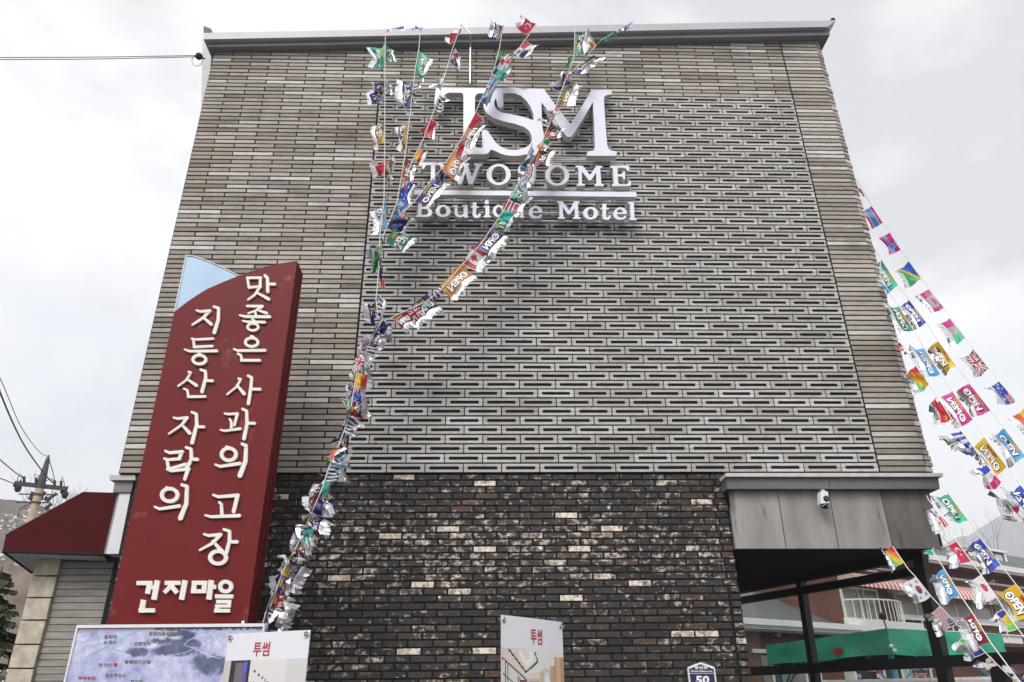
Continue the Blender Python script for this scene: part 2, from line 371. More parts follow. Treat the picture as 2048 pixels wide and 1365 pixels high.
# -- bricks
CO = 0.0651; PI_ = 0.5185; SR = 5.273/50; SP = 0.4035
def chamfer_brick(L, H, T=.05, ch=.0035, jag=.0, seed=0):
    r = random.Random(seed); mb = MB()
    def j(): return r.uniform(-jag, jag)
    f = [(-L/2+ch+j(),0,ch+j()), (L/2-ch+j(),0,ch+j()), (L/2-ch+j(),0,H-ch+j()), (-L/2+ch+j(),0,H-ch+j())]
    q = [(-L/2,ch,0), (L/2,ch,0), (L/2,ch,H), (-L/2,ch,H)]
    k = [(-L/2,T,0), (L/2,T,0), (L/2,T,H), (-L/2,T,H)]
    mb.add(f+q+k, [(0,1,2,3)] + [(i+4, (i+1)%4+4, (i+1)%4, i) for i in range(4)] + [(i+8, (i+1)%4+8, (i+1)%4+4, i+4) for i in range(4)])
    return mb
def slot_block(L, H, slot=.79, full=True):
    """two notched halves with a hair joint, leaving a long slot between them"""
    mb = MB(); T = .06; sw = L*slot/2 if full else L*.40; sh = .0180; g_ = .0022; zc = H/2
    for sgn in (1, -1):
        def z(t): return zc + sgn * t
        pr = [(-L/2, H/2), (L/2, H/2), (L/2, g_), (sw, g_), (sw, sh), (-sw, sh), (-sw, g_), (-L/2, g_)]
        pts = [Vector((x, 0, z(t))) for x, t in pr]
        if sgn > 0: pts = pts[::-1]
        n = len(pts); bk = [p + Vector((0, T, 0)) for p in pts]
        b = len(mb.v)
        mb.v += [tuple(p) for p in pts + bk]
        A = [0, 1, 2, 3, 4, 5, 6, 7]
        faces = [(7,6,5,4,3,2,1,0)] if False else [tuple(range(n))]
        for f in faces + [(i, n+i, n+(i+1) % n, (i+1) % n) for i in range(n)]: mb.f.append(tuple(b+i for i in f)); mb.m.append(0)
    return mb
def place_all(name, items, maxn, matobj, matjoin, parent, stuffname):
    """items: (priority, key, builder, loc, rotz). The first maxn are objects of their own, the rest one joined mesh"""
    items.sort(key=lambda t: t[0]); cache = {}
    for pr_, key, bf, loc, rz in items[:maxn]:
        v = R_.randrange(3)
        if (key, v) not in cache: cache[(key, v)] = bf(v).mesh(name, matobj)
        o = link(name, cache[(key, v)], parent, (loc[0], loc[1] + R_.uniform(-.0025, .0025), loc[2]))
        o.rotation_euler = (R_.uniform(-.01, .01), R_.uniform(-.0016, .0016), rz + R_.uniform(-.004, .004))
    rest = MB()
    for pr_, key, bf, loc, rz in items[maxn:]:
        b_ = bf(R_.randrange(3)); c_, s_ = math.cos(rz), math.sin(rz); oy = R_.uniform(-.0025, .0025)
        rest.add([(loc[0]+x*c_-y*s_, loc[1]+oy+x*s_+y*c_, loc[2]+z) for x, y, z in b_.v], b_.f)
    if rest.v: rest.build(stuffname, matjoin, parent, kind='stuff')
JB = .015
def split_row(x0, x1, pitch, phase):
    xs = [x0]; k = math.ceil((x0 - phase) / pitch + .02)
    while phase + k*pitch < x1 - .02:
        x = phase + k*pitch
        if x - xs[-1] > .05: xs.append(x)
        k += 1
    xs.append(x1); return list(zip(xs[:-1], xs[1:]))
phase = atY(380+1205/5.12, 30+466/5.12, D).x
zrow = atY(380+1205/5.12, 30+466/5.12, D).z
nr = round((zrow - ZB)/CO - .5)
items = []
k = 0
while True:
    z0 = ZB + k*CO
    if z0 > ztop(XR) + .02: break
    ph = phase + (0 if (k - nr) % 2 == 0 else PI_/2)
    spans = split_row(XL, XP-.010, PI_, ph) if z0 + CO < ZPT + .03 else split_row(XL, XR-.006, PI_, ph)
    for a, b_ in spans:
        L = round(b_-a-JB, 3)
        if z0 > ztop((a+b_)/2) + .02 or L < .03: continue
        items.append((z0 - L*4, L, (lambda s, L=L: chamfer_brick(L, CO-.0150, seed=s, jag=.001)), ((a+b_)/2, D, z0+.006), 0))
    k += 1
place_all('long_brick', items, 300, M['long'], M['longi'], upper, 'long_brick_courses')
# slotted panel
xs0 = atY(600+883/5.12, 760+910/5.12, D).x
items = []
for k in range(50):
    z0 = ZB + k*SR
    for a, b_ in split_row(XP, XR-.008, SP, xs0 + (0 if k % 2 == 0 else SP/2)):
        L = round(b_-a-.012, 3)
        if L < .04: continue
        items.append((z0 - L*3, L, (lambda s, L=L: slot_block(L, SR-.0170, full=L > .3)), ((a+b_)/2, D+.002, z0+.0075), 0))
place_all('slotted_block', items, 300, M['slot'], M['sloti'], upper, 'slotted_block_courses')
# corner pier: one brick per course, then a brick end turned round the corner
items = []; k = 0
ca = math.radians(27)
while ZB + k*CO < ztop(XB):
    z0 = ZB + k*CO
    L = round(XB - XR - .012, 3)
    items.append((z0, L, (lambda s, L=L: chamfer_brick(L, CO-.0150, seed=s, jag=.001)), ((XR+XB)/2, D, z0+.006), 0))
    jut = .02 if k in (1, 2) else (.008 if k % 5 == 3 else 0)
    items.append((z0+.01, .10, (lambda s: chamfer_brick(.10, CO-.0150, seed=s, jag=.001)), (XB + .050*math.cos(ca)+jut, D + .050*math.sin(ca), z0+.006), ca))
    k += 1
place_all('corner_brick', items, 300, M['long'], M['longi'], upper, 'corner_brick_courses')
cb = MB(); cb.hexa([(XB-.006,D+.014,ZB),(XB+.088,D+.06,ZB),(XB+.088,D+.06,zt2(XB)),(XB-.006,D+.014,zt2(XB))], [(XB-.006,D+.31,ZB),(XB-.9,D+3.2,ZB),(XB-.9,D+3.2,zt2(XB)),(XB-.006,D+.31,zt2(XB))])
cb.build('corner_return', M['mortar'], motel)
bk = MB(); bk.hexa([(XL,D+.32,0),(2.5,D+.32,0),(2.5,D+.32,ztop(2)),(XL,D+.32,ztop(XL))], [(XL-1.2,D+4,0),(1.5,D+4,0),(1.5,D+4,ztop(2)),(XL-1.2,D+4,ztop(XL))])
bk.hexa([(2.5,D+.32,ZB-.35),(XB-.05,D+.32,ZB-.35),(XB-.05,D+.32,ztop(XB)),(2.5,D+.32,ztop(2.5))], [(1.5,D+4,ZB-.35),(XB-1.2,D+4,ZB-.35),(XB-1.2,D+4,ztop(XB)),(1.5,D+4,ztop(2.5))])
bk.build('building_core', M['mortar'], motel)
# -- dark clinker wall
DD = D + .03
XDL, XDR = -3.655, 2.487
lw = MB(); lw.box((XDL, DD+.008, 0), (XDR, DD+.27, ZB))
lower = lw.build('lower_wall', M['mortar2'], motel)
DC = 0.0675; DP = 0.2395; items = []; NROW = int(ZB/DC)
xd = atY(600+1009/2.936, 900+1163/2.936, DD).x
for k in range(NROW):
    z1 = ZB - .012 - k*DC
    jit = R_.uniform(-.018, .018)
    hdr = .105
    for a, b_ in split_row(XDL, XDR - (hdr if k % 2 == 1 or k > 16 else 0), DP, xd + (0 if k % 2 else DP/2) + jit):
        L = round(b_-a-.019, 3)
        if L < .03: continue
        vis = z1 > 1.45
        items.append((0 if vis and L > .2 else 1, L, (lambda s, L=L: chamfer_brick(L, DC-.0145, seed=s, jag=.0022, ch=.004)), ((a+b_)/2, DD, z1-DC+.0145), 0))
    if k % 2 == 1 or k > 16:
        items.append((0, -1, (lambda s: chamfer_brick(.092, DC-.0145, seed=s, jag=.002, ch=.004)), (XDR-.044, DD-(.004 if k < 17 else .012), z1-DC+.0145), 0))
R2 = random.Random(3); R2.shuffle(items)
place_all('clinker_brick', items, 300, M['dark'], M['darki'], lower, 'clinker_brick_courses')
# -- roof edge: soffit, grey fascia, pale gutter
def strip(px_a, px_b, px_c, px_d, yf, yb, name, m, parent):
    """a beam whose front face is the px quad (bottom-left, bottom-right, top-right, top-left) on plane yf, going back to yb"""
    q = [atY(*p, yf) for p in (px_a, px_b, px_c, px_d)]
    mb = MB(); mb.hexa(q, [Vector((p.x, yb, p.z)) for p in q]); return mb.build(name, m, parent)
roof = node('roof_edge', motel)
YF = 7.44
f1 = strip((416,94),(1660,70),(1656.5,52.5),(418,77.5), YF, YF+.4, 'fascia', M['fascia'], roof)
mbx = MB()
qa = [Vector((atY(416,94,YF).x, YF+.004, 0)), Vector((atY(1660,70,YF).x, YF+.004, 0))]
zl, zr = atY(416,94,YF).z+.002, atY(1660,70,YF).z+.002
mbx.hexa([(qa[0].x,YF+.004,zl),(qa[1].x,YF+.004,zr),(qa[1].x,YF+.004,zr+.02),(qa[0].x,YF+.004,zl+.02)], [(qa[0].x,8.6,zl),(qa[1].x-.5,8.6,zr),(qa[1].x-.5,8.6,zr+.02),(qa[0].x,8.6,zl+.02)])
mbx.build('soffit', M['fascia'], roof)
strip((407,79),(1655,54),(1672,41),(407,66), YF-.07, YF+.5, 'gutter', M['coping'], roof)
strip((402,240),(416,240),(424,79),(405,77), 7.80, 8.2, 'side_gutter', M['coping'], roof)
tb = MB(); q = [atY(*p, YF) for p in ((407,66),(422,64),(422,58),(407,52))]; tb.hexa(q, [p + Vector((0,.5,0)) for p in q]); tb.build('corner_flashing', M['cap'], roof)
tb = MB(); p = atY(1665.5,40,YF); tb.ball(p, .034, sc=(1,.9,.8)); tb.tube([p, p+Vector((0,0,-.06))], .016); tb.build('corner_cap', M['wire'], roof)
tb = MB(); q = [atY(*p, YF-.02) for p in ((1652,58),(1670,42))]; tb.tube([q[0], q[1]], .012); tb.build('gutter_bracket', M['steel'], roof)
# -- entrance canopy on the right
can = node('entrance_canopy', motel)
YC = 7.46
for a, b_ in ((1452,1600),(1601,1744),(1745.2,1886)):
    strip((a,953.5),(b_,953.5),(b_,946.5),(a-1,946.5), YC-.10, YC+.3, 'coping_stone', M['trim'], can)
for a, b_, c_, d_ in ((1454,1659.3,1656.6,1452.5),(1660.3,1880,1877,1657.8)):
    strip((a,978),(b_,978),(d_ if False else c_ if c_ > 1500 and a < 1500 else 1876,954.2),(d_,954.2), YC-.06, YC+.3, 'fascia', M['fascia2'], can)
YP = YC + .03
seams = [((1455.5,976),(1471,1097.5)), ((1554,976),(1572.5,1097.5)), ((1656.4,976),(1677.8,1097.5)), ((1758.7,976),(1786.2,1097.5)), ((1856.5,976),(1882,1097.5))]
for i in range(4):
    (tl, bl), (tr, br) = seams[i], seams[i+1]
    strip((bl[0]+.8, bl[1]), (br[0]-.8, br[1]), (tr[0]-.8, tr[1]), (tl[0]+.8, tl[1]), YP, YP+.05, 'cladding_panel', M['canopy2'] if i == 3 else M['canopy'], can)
zs = atY(1471,1098,YP).z
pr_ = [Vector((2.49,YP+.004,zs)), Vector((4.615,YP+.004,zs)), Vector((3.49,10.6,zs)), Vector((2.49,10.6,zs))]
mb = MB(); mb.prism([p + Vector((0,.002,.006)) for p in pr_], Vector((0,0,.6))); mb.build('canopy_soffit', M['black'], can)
# -- glazed entrance wall running back under the canopy
glz = node('glazed_wall', motel)
GA = Vector((3.475, 10.58, CAMZ)); GB = Vector((4.597, 7.511, CAMZ))
gdir = (GB-GA).normalized(); GP = Plane(GA, math.degrees(math.atan2(gdir.x, gdir.y)))
def gbar(name, p0, p1, wd, dp=.09):
    """frame bar between two px points on the glass plane; wd = px width measured square to it is given in metres"""
    a, b_ = GP.at(*p0), GP.at(*p1); t = (b_-a).normalized(); s_ = t.cross(GP.n).normalized()*wd/2
    mb = MB(); n_ = GP.n*dp/2
    mb.hexa([a-s_+n_, b_-s_+n_, b_+s_+n_, a+s_+n_], [a-s_-n_, b_-s_-n_, b_+s_-n_, a+s_-n_]); return mb.build(name, M['frame'], glz)
gbar('head_bar', (1470,1183), (1850,1108), .09)
gbar('transom', (1475,1203), (1836,1143), .085)
gbar('transom', (1490,1344), (2075,1314), .105)
gbar('mullion', (1599.5,1150), (1638,1400), .085)
gbar('mullion', (1836,1098), (1905,1420), .12)
gbar('mullion', (1998,1318), (2012,1420), .14)
M['glass'] = bpy.data.materials.new('clear_glass'); M['glass'].use_nodes = True
nt = M['glass'].node_tree; nt.nodes.clear()
tr = nt.nodes.new('ShaderNodeBsdfTransparent'); tr.inputs[0].default_value = (.93,.95,.94,1); gl = nt.nodes.new('ShaderNodeBsdfGlossy'); gl.inputs['Roughness'].default_value = .03
dfn = nt.nodes.new('ShaderNodeBsdfDiffuse'); dfn.inputs[0].default_value = (.75,.75,.75,1)
ng = nt.nodes.new('ShaderNodeNewGeometry'); nz = nt.nodes.new('ShaderNodeTexNoise'); nz.inputs['Scale'].default_value = 2.2; nz.inputs['Detail'].default_value = 5; nt.links.new(ng.outputs['Position'], nz.inputs['Vector'])
rz_ = nt.nodes.new('ShaderNodeValToRGB'); nt.links.new(nz.outputs[0], rz_.inputs[0]); rz_.color_ramp.elements[0].position = .45; rz_.color_ramp.elements[1].position = .8; rz_.color_ramp.elements[1].color = (.05,.05,.05,1)
fr_ = nt.nodes.new('ShaderNodeValue'); fr_.outputs[0].default_value = .06
m1 = nt.nodes.new('ShaderNodeMixShader'); nt.links.new(rz_.outputs[0], m1.inputs[0]); nt.links.new(tr.outputs[0], m1.inputs[1]); nt.links.new(dfn.outputs[0], m1.inputs[2])
m2 = nt.nodes.new('ShaderNodeMixShader'); nt.links.new(fr_.outputs[0], m2.inputs[0]); nt.links.new(m1.outputs[0], m2.inputs[1]); nt.links.new(gl.outputs[0], m2.inputs[2])
ou = nt.nodes.new('ShaderNodeOutputMaterial'); nt.links.new(m2.outputs[0], ou.inputs[0])
def pane(p0, p1, p2, p3):
    mb = MB(); q = [GP.at(*p) for p in (p0, p1, p2, p3)]; mb.hexa(q, [p - GP.n*.006 for p in q]); return mb.build('glass_pane', M['glass'], glz)
pane((1475,1207),(1606,1180),(1602,1156),(1474,1182)); pane((1612,1180),(1828,1144),(1826,1112),(1607,1156))
pane((1492,1340),(1632,1333),(1610,1186),(1476,1210)); pane((1639,1333),(1868,1321),(1833,1150),(1614,1186))
pane((1494,1420),(1645,1420),(1634,1342),(1492,1350)); pane((1652,1420),(1890,1420),(1872,1331),(1642,1342))
# -- return of the canopy on the far left: grey cap and white pilaster
lc = node('side_canopy', motel)
strip((226,985),(262,985),(268,960),(230,960), 7.62, 8.6, 'fascia', M['fascia'], lc)
strip((219,960.5),(271,960.5),(270,950.5),(219,950.5), 7.58, 8.6, 'coping_stone', M['trim'], lc)
strip((211.5,1108),(237,1108),(261,987),(239,987), 7.64, 8.6, 'white_pilaster', M['white'], lc)
strip((207.5,1108),(211,1108),(238.5,987),(235,987), 7.66, 8.6, 'pilaster_edge', M['fascia'], lc)
# ================================================================== raised letters on the facade
sign = thing('letter_sign', 'white raised letters TSM TWOSOME Boutique Motel fixed on the slotted brick panel', 'sign')
YL = 7.36
def fl(ox, oy, s, Y): return lambda x, y: atY(ox + x/s, oy + y/s, Y)
A_ = lambda x, y: (860 + x/8.271, 165 + y/8.271)
B_ = lambda x, y: (1080 + x/8.272, 165 + y/8.272)
C_ = lambda x, y: (830 + x/9.309, 315 + y/9.309)
D_ = lambda x, y: (1060 + x/8.904, 315 + y/8.904)
def tr_(fn, pts): return [fn(*p) for p in pts]
outer = tr_(A_, [(100,95),(215,88),(800,95),(1030,97),(1170,100),(1300,85),(1400,85),(1500,108),(1555,130),(1600,112),(1680,102),(1885,112)]) + \
    tr_(B_, [(75,128),(280,410),(505,690),(690,400),(840,148),(870,130),(1150,130),(1183,145),(1190,170),(1180,200),(1100,212),(1070,230),(1058,262),(1060,330),(1085,700),(1112,1030),(1138,1105),(1180,1130),(1250,1140),(1270,1160),(1272,1185),(1255,1215),(790,1215),(776,1200),(776,1170),(800,1142),(880,1130),(910,1085),(895,700),(875,330),(700,620),(535,880),(510,900),(480,905),(455,900),(430,882),(200,560),(25,332),(30,600),(44,770),(62,850),(75,1090),(105,1125),(128,1150),(128,1190),(110,1212)]) + \
    tr_(A_, [(1620,1196),(1590,1190),(1500,1210),(1400,1218),(1280,1210),(1180,1185),(1090,1140),(1005,1110),(970,1165),(930,1185),(880,1190),(440,1188),(424,1170),(424,1140),(450,1115),(520,1100),(550,1040),(552,700),(553,400),(552,215),(538,182),(505,172),(330,172),(265,188),(222,235),(198,300),(190,415),(150,440),(85,432),(72,350),(84,200)])
h1 = tr_(A_, [(745,240),(768,195),(810,182),(950,182),(905,260),(882,350),(892,430),(940,510),(1050,590),(1200,640),(1400,685),(1560,740),(1640,800),(1682,890),(1685,960),(1650,1030),(1580,1080),(1480,1110),(1380,1120),(1280,1110),(1180,1070),(1090,1000),(1020,900),(980,840),(940,790),(870,785),(858,830),(875,1090),(800,1090),(760,1070),(738,1010),(735,790),(742,400)])
h3 = tr_(A_, [(1212,185),(1300,178),(1400,182),(1500,220),(1590,300),(1660,400),(1712,530),(1712,630),(1600,590),(1450,550),(1300,520),(1190,500),(1120,465),(1080,415),(1064,360),(1068,300),(1085,265),(1110,340),(1128,410),(1150,420),(1190,418),(1213,390)])
LM = [M['letter'], M['letterside']]
fY = lambda x, y: atY(x, y, YL)
curve_solid([outer, h1, h3], fY, Vector((0,.105,0)), sign, 'monogram', LM)
YS = 7.37
fS = lambda x, y: atY(x, y, YS)
def letter(loops, name='letter', dp=.085): return curve_solid(loops, fS, Vector((0,dp,0)), sign, name, LM)
letter([tr_(C_, [(140,105),(520,105),(525,215),(490,215),(470,160),(440,145),(375,145),(370,450),(420,458),(420,490),(240,490),(240,458),(290,450),(298,145),(220,145),(190,160),(165,215),(132,215)])])
letter([tr_(C_, [(640,112),(795,112),(795,148),(765,150),(855,372),(920,195),(900,150),(838,148),(838,112),(1012,112),(1012,148),(985,152),(1060,372),(1140,155),(1100,150),(1100,115),(1250,118),(1248,152),(1210,158),(1070,498),(1000,498),(940,290),(865,500),(805,498),(685,150),(640,148)])])
letter([tr_(C_, ell(1557,320,225,197)), tr_(C_, ell(1560,318,136,153))])
def S_loop(cx, cy, w_, h_):
    up_ = [(.45,-.5),(.45,-.18),(.36,-.18),(.28,-.34),(.05,-.42),(-.18,-.37),(-.24,-.25),(-.15,-.14),(.2,-.03),(.42,.08),(.48,.25),(.38,.42),(.12,.5),(-.12,.49),(-.33,.42),(-.38,.49),(-.46,.49),(-.46,.14),(-.37,.14),(-.27,.33),(-.02,.42),(.2,.38),(.27,.26),(.18,.15),(-.18,.03),(-.42,-.08),(-.47,-.25),(-.36,-.43),(-.1,-.5),(.12,-.48),(.3,-.41),(.36,-.5)]
    return [(cx+x*w_, cy+y*h_) for x, y in up_]
letter([tr_(C_, S_loop(2070, 318, 330, 390))])
letter([tr_(D_, ell(485,320,215,187)), tr_(D_, ell(485,320,130,145))])
letter([tr_(D_, [(810,148),(935,148),(1068,318),(1185,150),(1290,155),(1285,182),(1250,190),(1270,470),(1310,480),(1315,512),(1150,512),(1150,482),(1185,470),(1178,275),(1085,408),(1050,410),(925,250),(925,470),(980,478),(980,505),(835,505),(835,478),(868,470),(860,200),(845,182),(812,178)])])
letter([tr_(D_, [(1430,150),(1760,150),(1772,185),(1765,240),(1735,240),(1700,195),(1640,185),(1560,185),(1562,300),(1620,298),(1650,280),(1655,250),(1690,250),(1695,395),(1665,395),(1650,350),(1620,340),(1565,340),(1568,450),(1600,480),(1720,480),(1750,460),(1765,420),(1800,420),(1795,510),(1460,512),(1465,482),(1495,475),(1475,200),(1455,185),(1430,182)])])
letter([[(818,380.2),(1272.5,384.5),(1273.5,394.2),(818,389.3)]], 'underline_bar', .075)
# Boutique Motel
letter([tr_(C_, [(40,800),(230,800),(285,825),(300,870),(285,920),(250,945),(300,975),(325,1020),(310,1070),(270,1100),(220,1108),(10,1108),(12,1080),(48,1070),(62,840),(40,828)]), tr_(C_, [(130,835),(200,838),(220,870),(205,915),(125,925)]), tr_(C_, [(122,965),(215,962),(245,990),(245,1040),(215,1070),(118,1072)])])
def o_(fn, cx, cy, rx=138, ry=114, ix=64, iy=78): letter([tr_(fn, ell(cx,cy,rx,ry)), tr_(fn, ell(cx,cy-2,ix,iy))])
o_(C_, 522, 1000)
def u_(fn, dx, dy=0):
    letter([[fn(x+dx, y+dy) for x, y in [(-145,-112),(-50,-112),(-48,40),(-25,72),(18,76),(62,46),(62,-80),(30,-84),(30,-112),(138,-112),(136,84),(150,92),(150,116),(74,118),(68,92),(20,116),(-45,112),(-90,85),(-105,40),(-106,-80),(-145,-84)]]])
u_(C_, 842, 1002)
def t_(fn, dx, dy=0):
    letter([[fn(x+dx, y+dy) for x, y in [(-55,-165),(15,-165),(15,-90),(60,-90),(60,-65),(12,-62),(8,50),(20,80),(45,72),(62,42),(100,55),(88,95),(55,122),(-5,124),(-45,100),(-56,60),(-54,-62),(-88,-66),(-88,-88),(-58,-92)]]])
t_(C_, 1128, 1003)
letter([tr_(C_, [(1275,905),(1385,905),(1380,1080),(1412,1088),(1412,1115),(1275,1115),(1275,1088),(1310,1080),(1312,935),(1280,930)])])
letter([tr_(C_, ell(1335,834,40,38,20))], 'letter_dot')
letter([tr_(C_, [(1445,1000),(1465,930),(1520,893),(1580,890),(1620,912),(1690,892),(1690,1170),(1720,1180),(1720,1205),(1590,1205),(1590,1180),(1618,1172),(1618,1085),(1575,1112),(1515,1108),(1465,1070)]), tr_(C_, ell(1562,1000,55,76,20))])
u_(C_, 1880, 1004)
def e_(fn, cx, cy):
    letter([[fn(x+cx, y+cy) for x, y in [(122,8),(118,-40),(88,-88),(35,-112),(-25,-110),(-80,-80),(-115,-30),(-118,30),(-90,80),(-40,108),(30,110),(85,92),(118,50),(85,36),(55,68),(5,72),(-40,50),(-55,8)]],
            [fn(x+cx, y+cy) for x, y in [(55,-20),(45,-55),(15,-76),(-20,-74),(-48,-50),(-55,-20)]]])
e_(D_, 98, 980)
letter([tr_(D_, [(482,785),(580,785),(700,945),(790,785),(885,790),(882,815),(850,822),(865,1062),(902,1070),(905,1094),(762,1094),(762,1070),(798,1062),(795,905),(715,1010),(672,1010),(585,890),(590,1060),(625,1068),(625,1092),(500,1092),(500,1068),(528,1060),(520,830),(505,812),(484,810)])])
o_(D_, 1080, 995, 133, 112, 58, 76)
t_(D_, 1345, 990)
e_(D_, 1602, 1002)
letter([tr_(D_, [(1745,795),(1848,795),(1862,1080),(1902,1092),(1905,1116),(1770,1116),(1770,1092),(1795,1082),(1780,830),(1748,820)])])
rails = MB()
for (xa, ya, xb, yb) in ((870,192,1215,193.5),(910,322,1230,319),(850,340,1255,343.5),(845,376,1262,380.5),(835,425,1262,427.5),(835,441,1262,443.5)):
    a, b_ = atY(xa,ya,7.49), atY(xb,yb,7.49); mb = MB(); mb.tube([a, b_], .014, 6); mb.build('mounting_rail', M['steel'], sign)
mb = MB(); mb.tube([atY(921,52,7.24), atY(925,50,7.22), atY(941,68,7.22), atY(941,95,7.42), atY(940,168,7.51)], .012, 6); mb.build('power_conduit', M['steel'], sign, label='thin metal conduit from roof edge down to the monogram')
# ================================================================== red pylon sign
pyl = thing('pylon_sign', 'tall red pylon sign with cream Korean lettering and blue corner', 'sign')
YG = 6.5
fG = lambda x, y: atY(x, y, YG)
face = [(213,1256),(349,624),(360,615),(372,606),(392,592),(415,578),(445,565),(477,552),(508,541),(538,532),(566,526.5),(594,522),(492.8,1256)]
P = [fG(*p) for p in face]; P[0].z -= 1.2; P[-1].z -= 1.2; P[0].x = fG(213,1256).x; P[-1].x = fG(492.8,1256).x
mb = MB(); n = len(P)
mb.prism(P, Vector((0,.275,0)))
mb.m = [0 if i < 2 else 1 for i in range(len(mb.f))]
mb.build('sign_box', [M['sred'], M['sred2']], pyl)
mb = MB()                                                               # raised trim lines on its right edge
for dy in (.09, .19):
    a, b_ = fG(594,522), P[-1]; mb.tube([a+Vector((.004,dy,-.02)), Vector((b_.x+.004, a.y+dy, b_.z))], .008, 5)
mb.build('edge_moulding', M['sred2'], pyl)
E2 = lambda x, y: (200 + x/3.25, 480 + y/3.25)
leaf = tr_(E2, [(560,100),(600,106),(640,116),(680,130),(720,146),(770,168),(820,192),(860,212),(900,234)]) + [(478,553.5),(446,567),(416,580),(393,594.5),(373,608.5),(361,617.5),(350,627)]
mb = MB(); mb.prism([atY(*p, YG+.06) for p in leaf], Vector((0,.10,0))); mb.build('blue_corner', M['sblue'], pyl)
mb = MB(); q = [atY(*p, YG+.055) for p in tr_(E2, [(560,100),(485,468)])]; mb.tube([q[0], q[1]], .007, 5)
q = [atY(*p, YG+.055) for p in leaf[:9]]; mb.tube(q, .006, 5); mb.build('leaf_edging', M['cream'], pyl)
F2 = lambda x, y: (x/2.703, 860 + y/2.703)
G2 = lambda x, y: (210 + x/5.85, 1120 + y/5.85)
def capsule(p, q, w0, w1, square=False):
    d = Vector((q[0]-p[0], q[1]-p[1])); L = max(d.length, 1e-6); d /= L; n_ = Vector((-d.y, d.x))
    if square: return [(p[0]+n_.x*w0/2, p[1]+n_.y*w0/2), (q[0]+n_.x*w1/2, q[1]+n_.y*w1/2), (q[0]-n_.x*w1/2, q[1]-n_.y*w1/2), (p[0]-n_.x*w0/2, p[1]-n_.y*w0/2)]
    a0 = math.atan2(n_.y, n_.x); out = []
    for i in range(6): a = a0 + math.pi*i/5; out.append((p[0]+math.cos(a)*w0/2, p[1]+math.sin(a)*w0/2))
    for i in range(6): a = a0 + math.pi + math.pi*i/5; out.append((q[0]+math.cos(a)*w1/2, q[1]+math.sin(a)*w1/2))
    return out
_pz = [0]
def syllable(fn, strokes, rings=(), square=False):
    mb = MB()
    for st in strokes:
        pts = [st[i:i+2] for i in range(0, len(st)-2, 2)]; w0, w1 = st[-2:]
        for i in range(len(pts)-1):
            _pz[0] = (_pz[0]+1) % 7
            t0, t1 = i/(len(pts)-1), (i+1)/(len(pts)-1)
            kw_ = 1 if square else 1.07; lp = capsule(pts[i], pts[i+1], kw_*(w0+(w1-w0)*t0), kw_*(w0+(w1-w0)*t1), square)
            pr = [atY(*fn(*p), YG-.022-.0006*_pz[0]) for p in lp]
            if (pr[1]-pr[0]).cross(pr[2]-pr[1]).y > 0: pr = pr[::-1]
            mb.prism(pr, Vector((0,.021,0)))
    for cx, cy, rx, ry, w_ in rings:
        o1 = ell(cx,cy,rx,ry,24); i1 = ell(cx,cy,rx-w_,ry-w_*.92,24)
        yy = YG-.0268
        fo = [atY(*fn(*p), yy) for p in o1]; fi = [atY(*fn(*p), yy) for p in i1]; dpt = Vector((0,.026,0)); n_ = 24
        mb.add(fo+fi+[p+dpt for p in fo]+[p+dpt for p in fi], [(i,(i+1)%n_,n_+(i+1)%n_,n_+i) for i in range(n_)] + [(i,2*n_+i,2*n_+(i+1)%n_,(i+1)%n_) for i in range(n_)] + [(n_+i,n_+(i+1)%n_,3*n_+(i+1)%n_,3*n_+i) for i in range(n_)])
    mb.build('letter', M['cream'], pyl)
syllable(E2, [(958,250,968,312,15,15),(956,247,1046,246,15,15),(1042,246,1040,308,17,17),(966,310,1044,302,15,15),(1072,232,1088,248,1090,335,18,20),(1092,287,1136,288,16,17),(1030,318,1005,358,962,388,16,11),(1022,345,1060,365,1096,385,13,20)])
syllable(E2, [(955,430,1056,431,14,16),(1054,432,1012,460,962,477,15,9),(1020,455,1084,476,12,16),(1010,470,1012,494,14,14),(909,490,940,498,1103,500,12,18),(928,526,950,532,1070,535,11,16),(986,512,1002,522,12,12)], [(993,566,43,30,16)])
syllable(E2, [(870,710,895,720,1072,718,12,18),(895,740,915,750,922,782,14,15),(918,783,1038,783,16,17),(980,624,996,630,10,14)], [(985,665,50,36,18)])
syllable(E2, [(900,902,915,905,888,955,826,1004,14,11),(890,945,936,1000,14,22),(962,884,985,895,980,960,964,1064,16,20),(985,970,1040,971,17,18)])
syllable(E2, [(810,1128,830,1133,893,1130,12,16),(893,1130,872,1204,18,16),(842,1165,852,1180,853,1226,13,16),(783,1235,810,1242,912,1227,11,17),(926,1100,952,1112,955,1200,935,1292,16,22),(958,1192,1004,1193,16,18)])
syllable(E2, [(626,458,650,466,714,461,12,18),(712,462,668,508,600,552,20,12),(672,505,722,548,14,20),(740,434,770,444,768,520,742,602,15,22)])
syllable(E2, [(596,642,620,648,735,642,12,14),(606,646,612,695,15,15),(610,696,730,690,15,14),(550,712,580,724,758,722,11,18),(640,738,650,742,10,14)], [(645,778,52,38,20)])
syllable(E2, [(576,858,590,862,560,912,508,950,14,11),(566,905,626,946,13,20),(654,844,684,854,686,900,662,986,15,21),(688,915,730,916,16,18),(545,968,566,976,574,1020,12,15),(572,1020,683,1018,16,16)])
syllable(E2, [(478,1155,500,1162,566,1156,12,18),(566,1156,528,1205,447,1260,19,11),(530,1200,582,1256,14,22),(596,1120,625,1132,628,1200,598,1318,15,23),(628,1215,674,1216,17,18)])
syllable(F2, [(893,114,915,124,985,118,12,17),(982,119,968,156,19,16),(888,155,905,162,970,156,12,15),(902,160,910,212,15,16),(905,214,1002,186,14,16),(1006,95,1032,104,1034,160,1008,206,14,19),(1032,158,1066,160,16,18),(903,214,925,222,1020,211,12,17),(1016,212,998,266,20,16)])
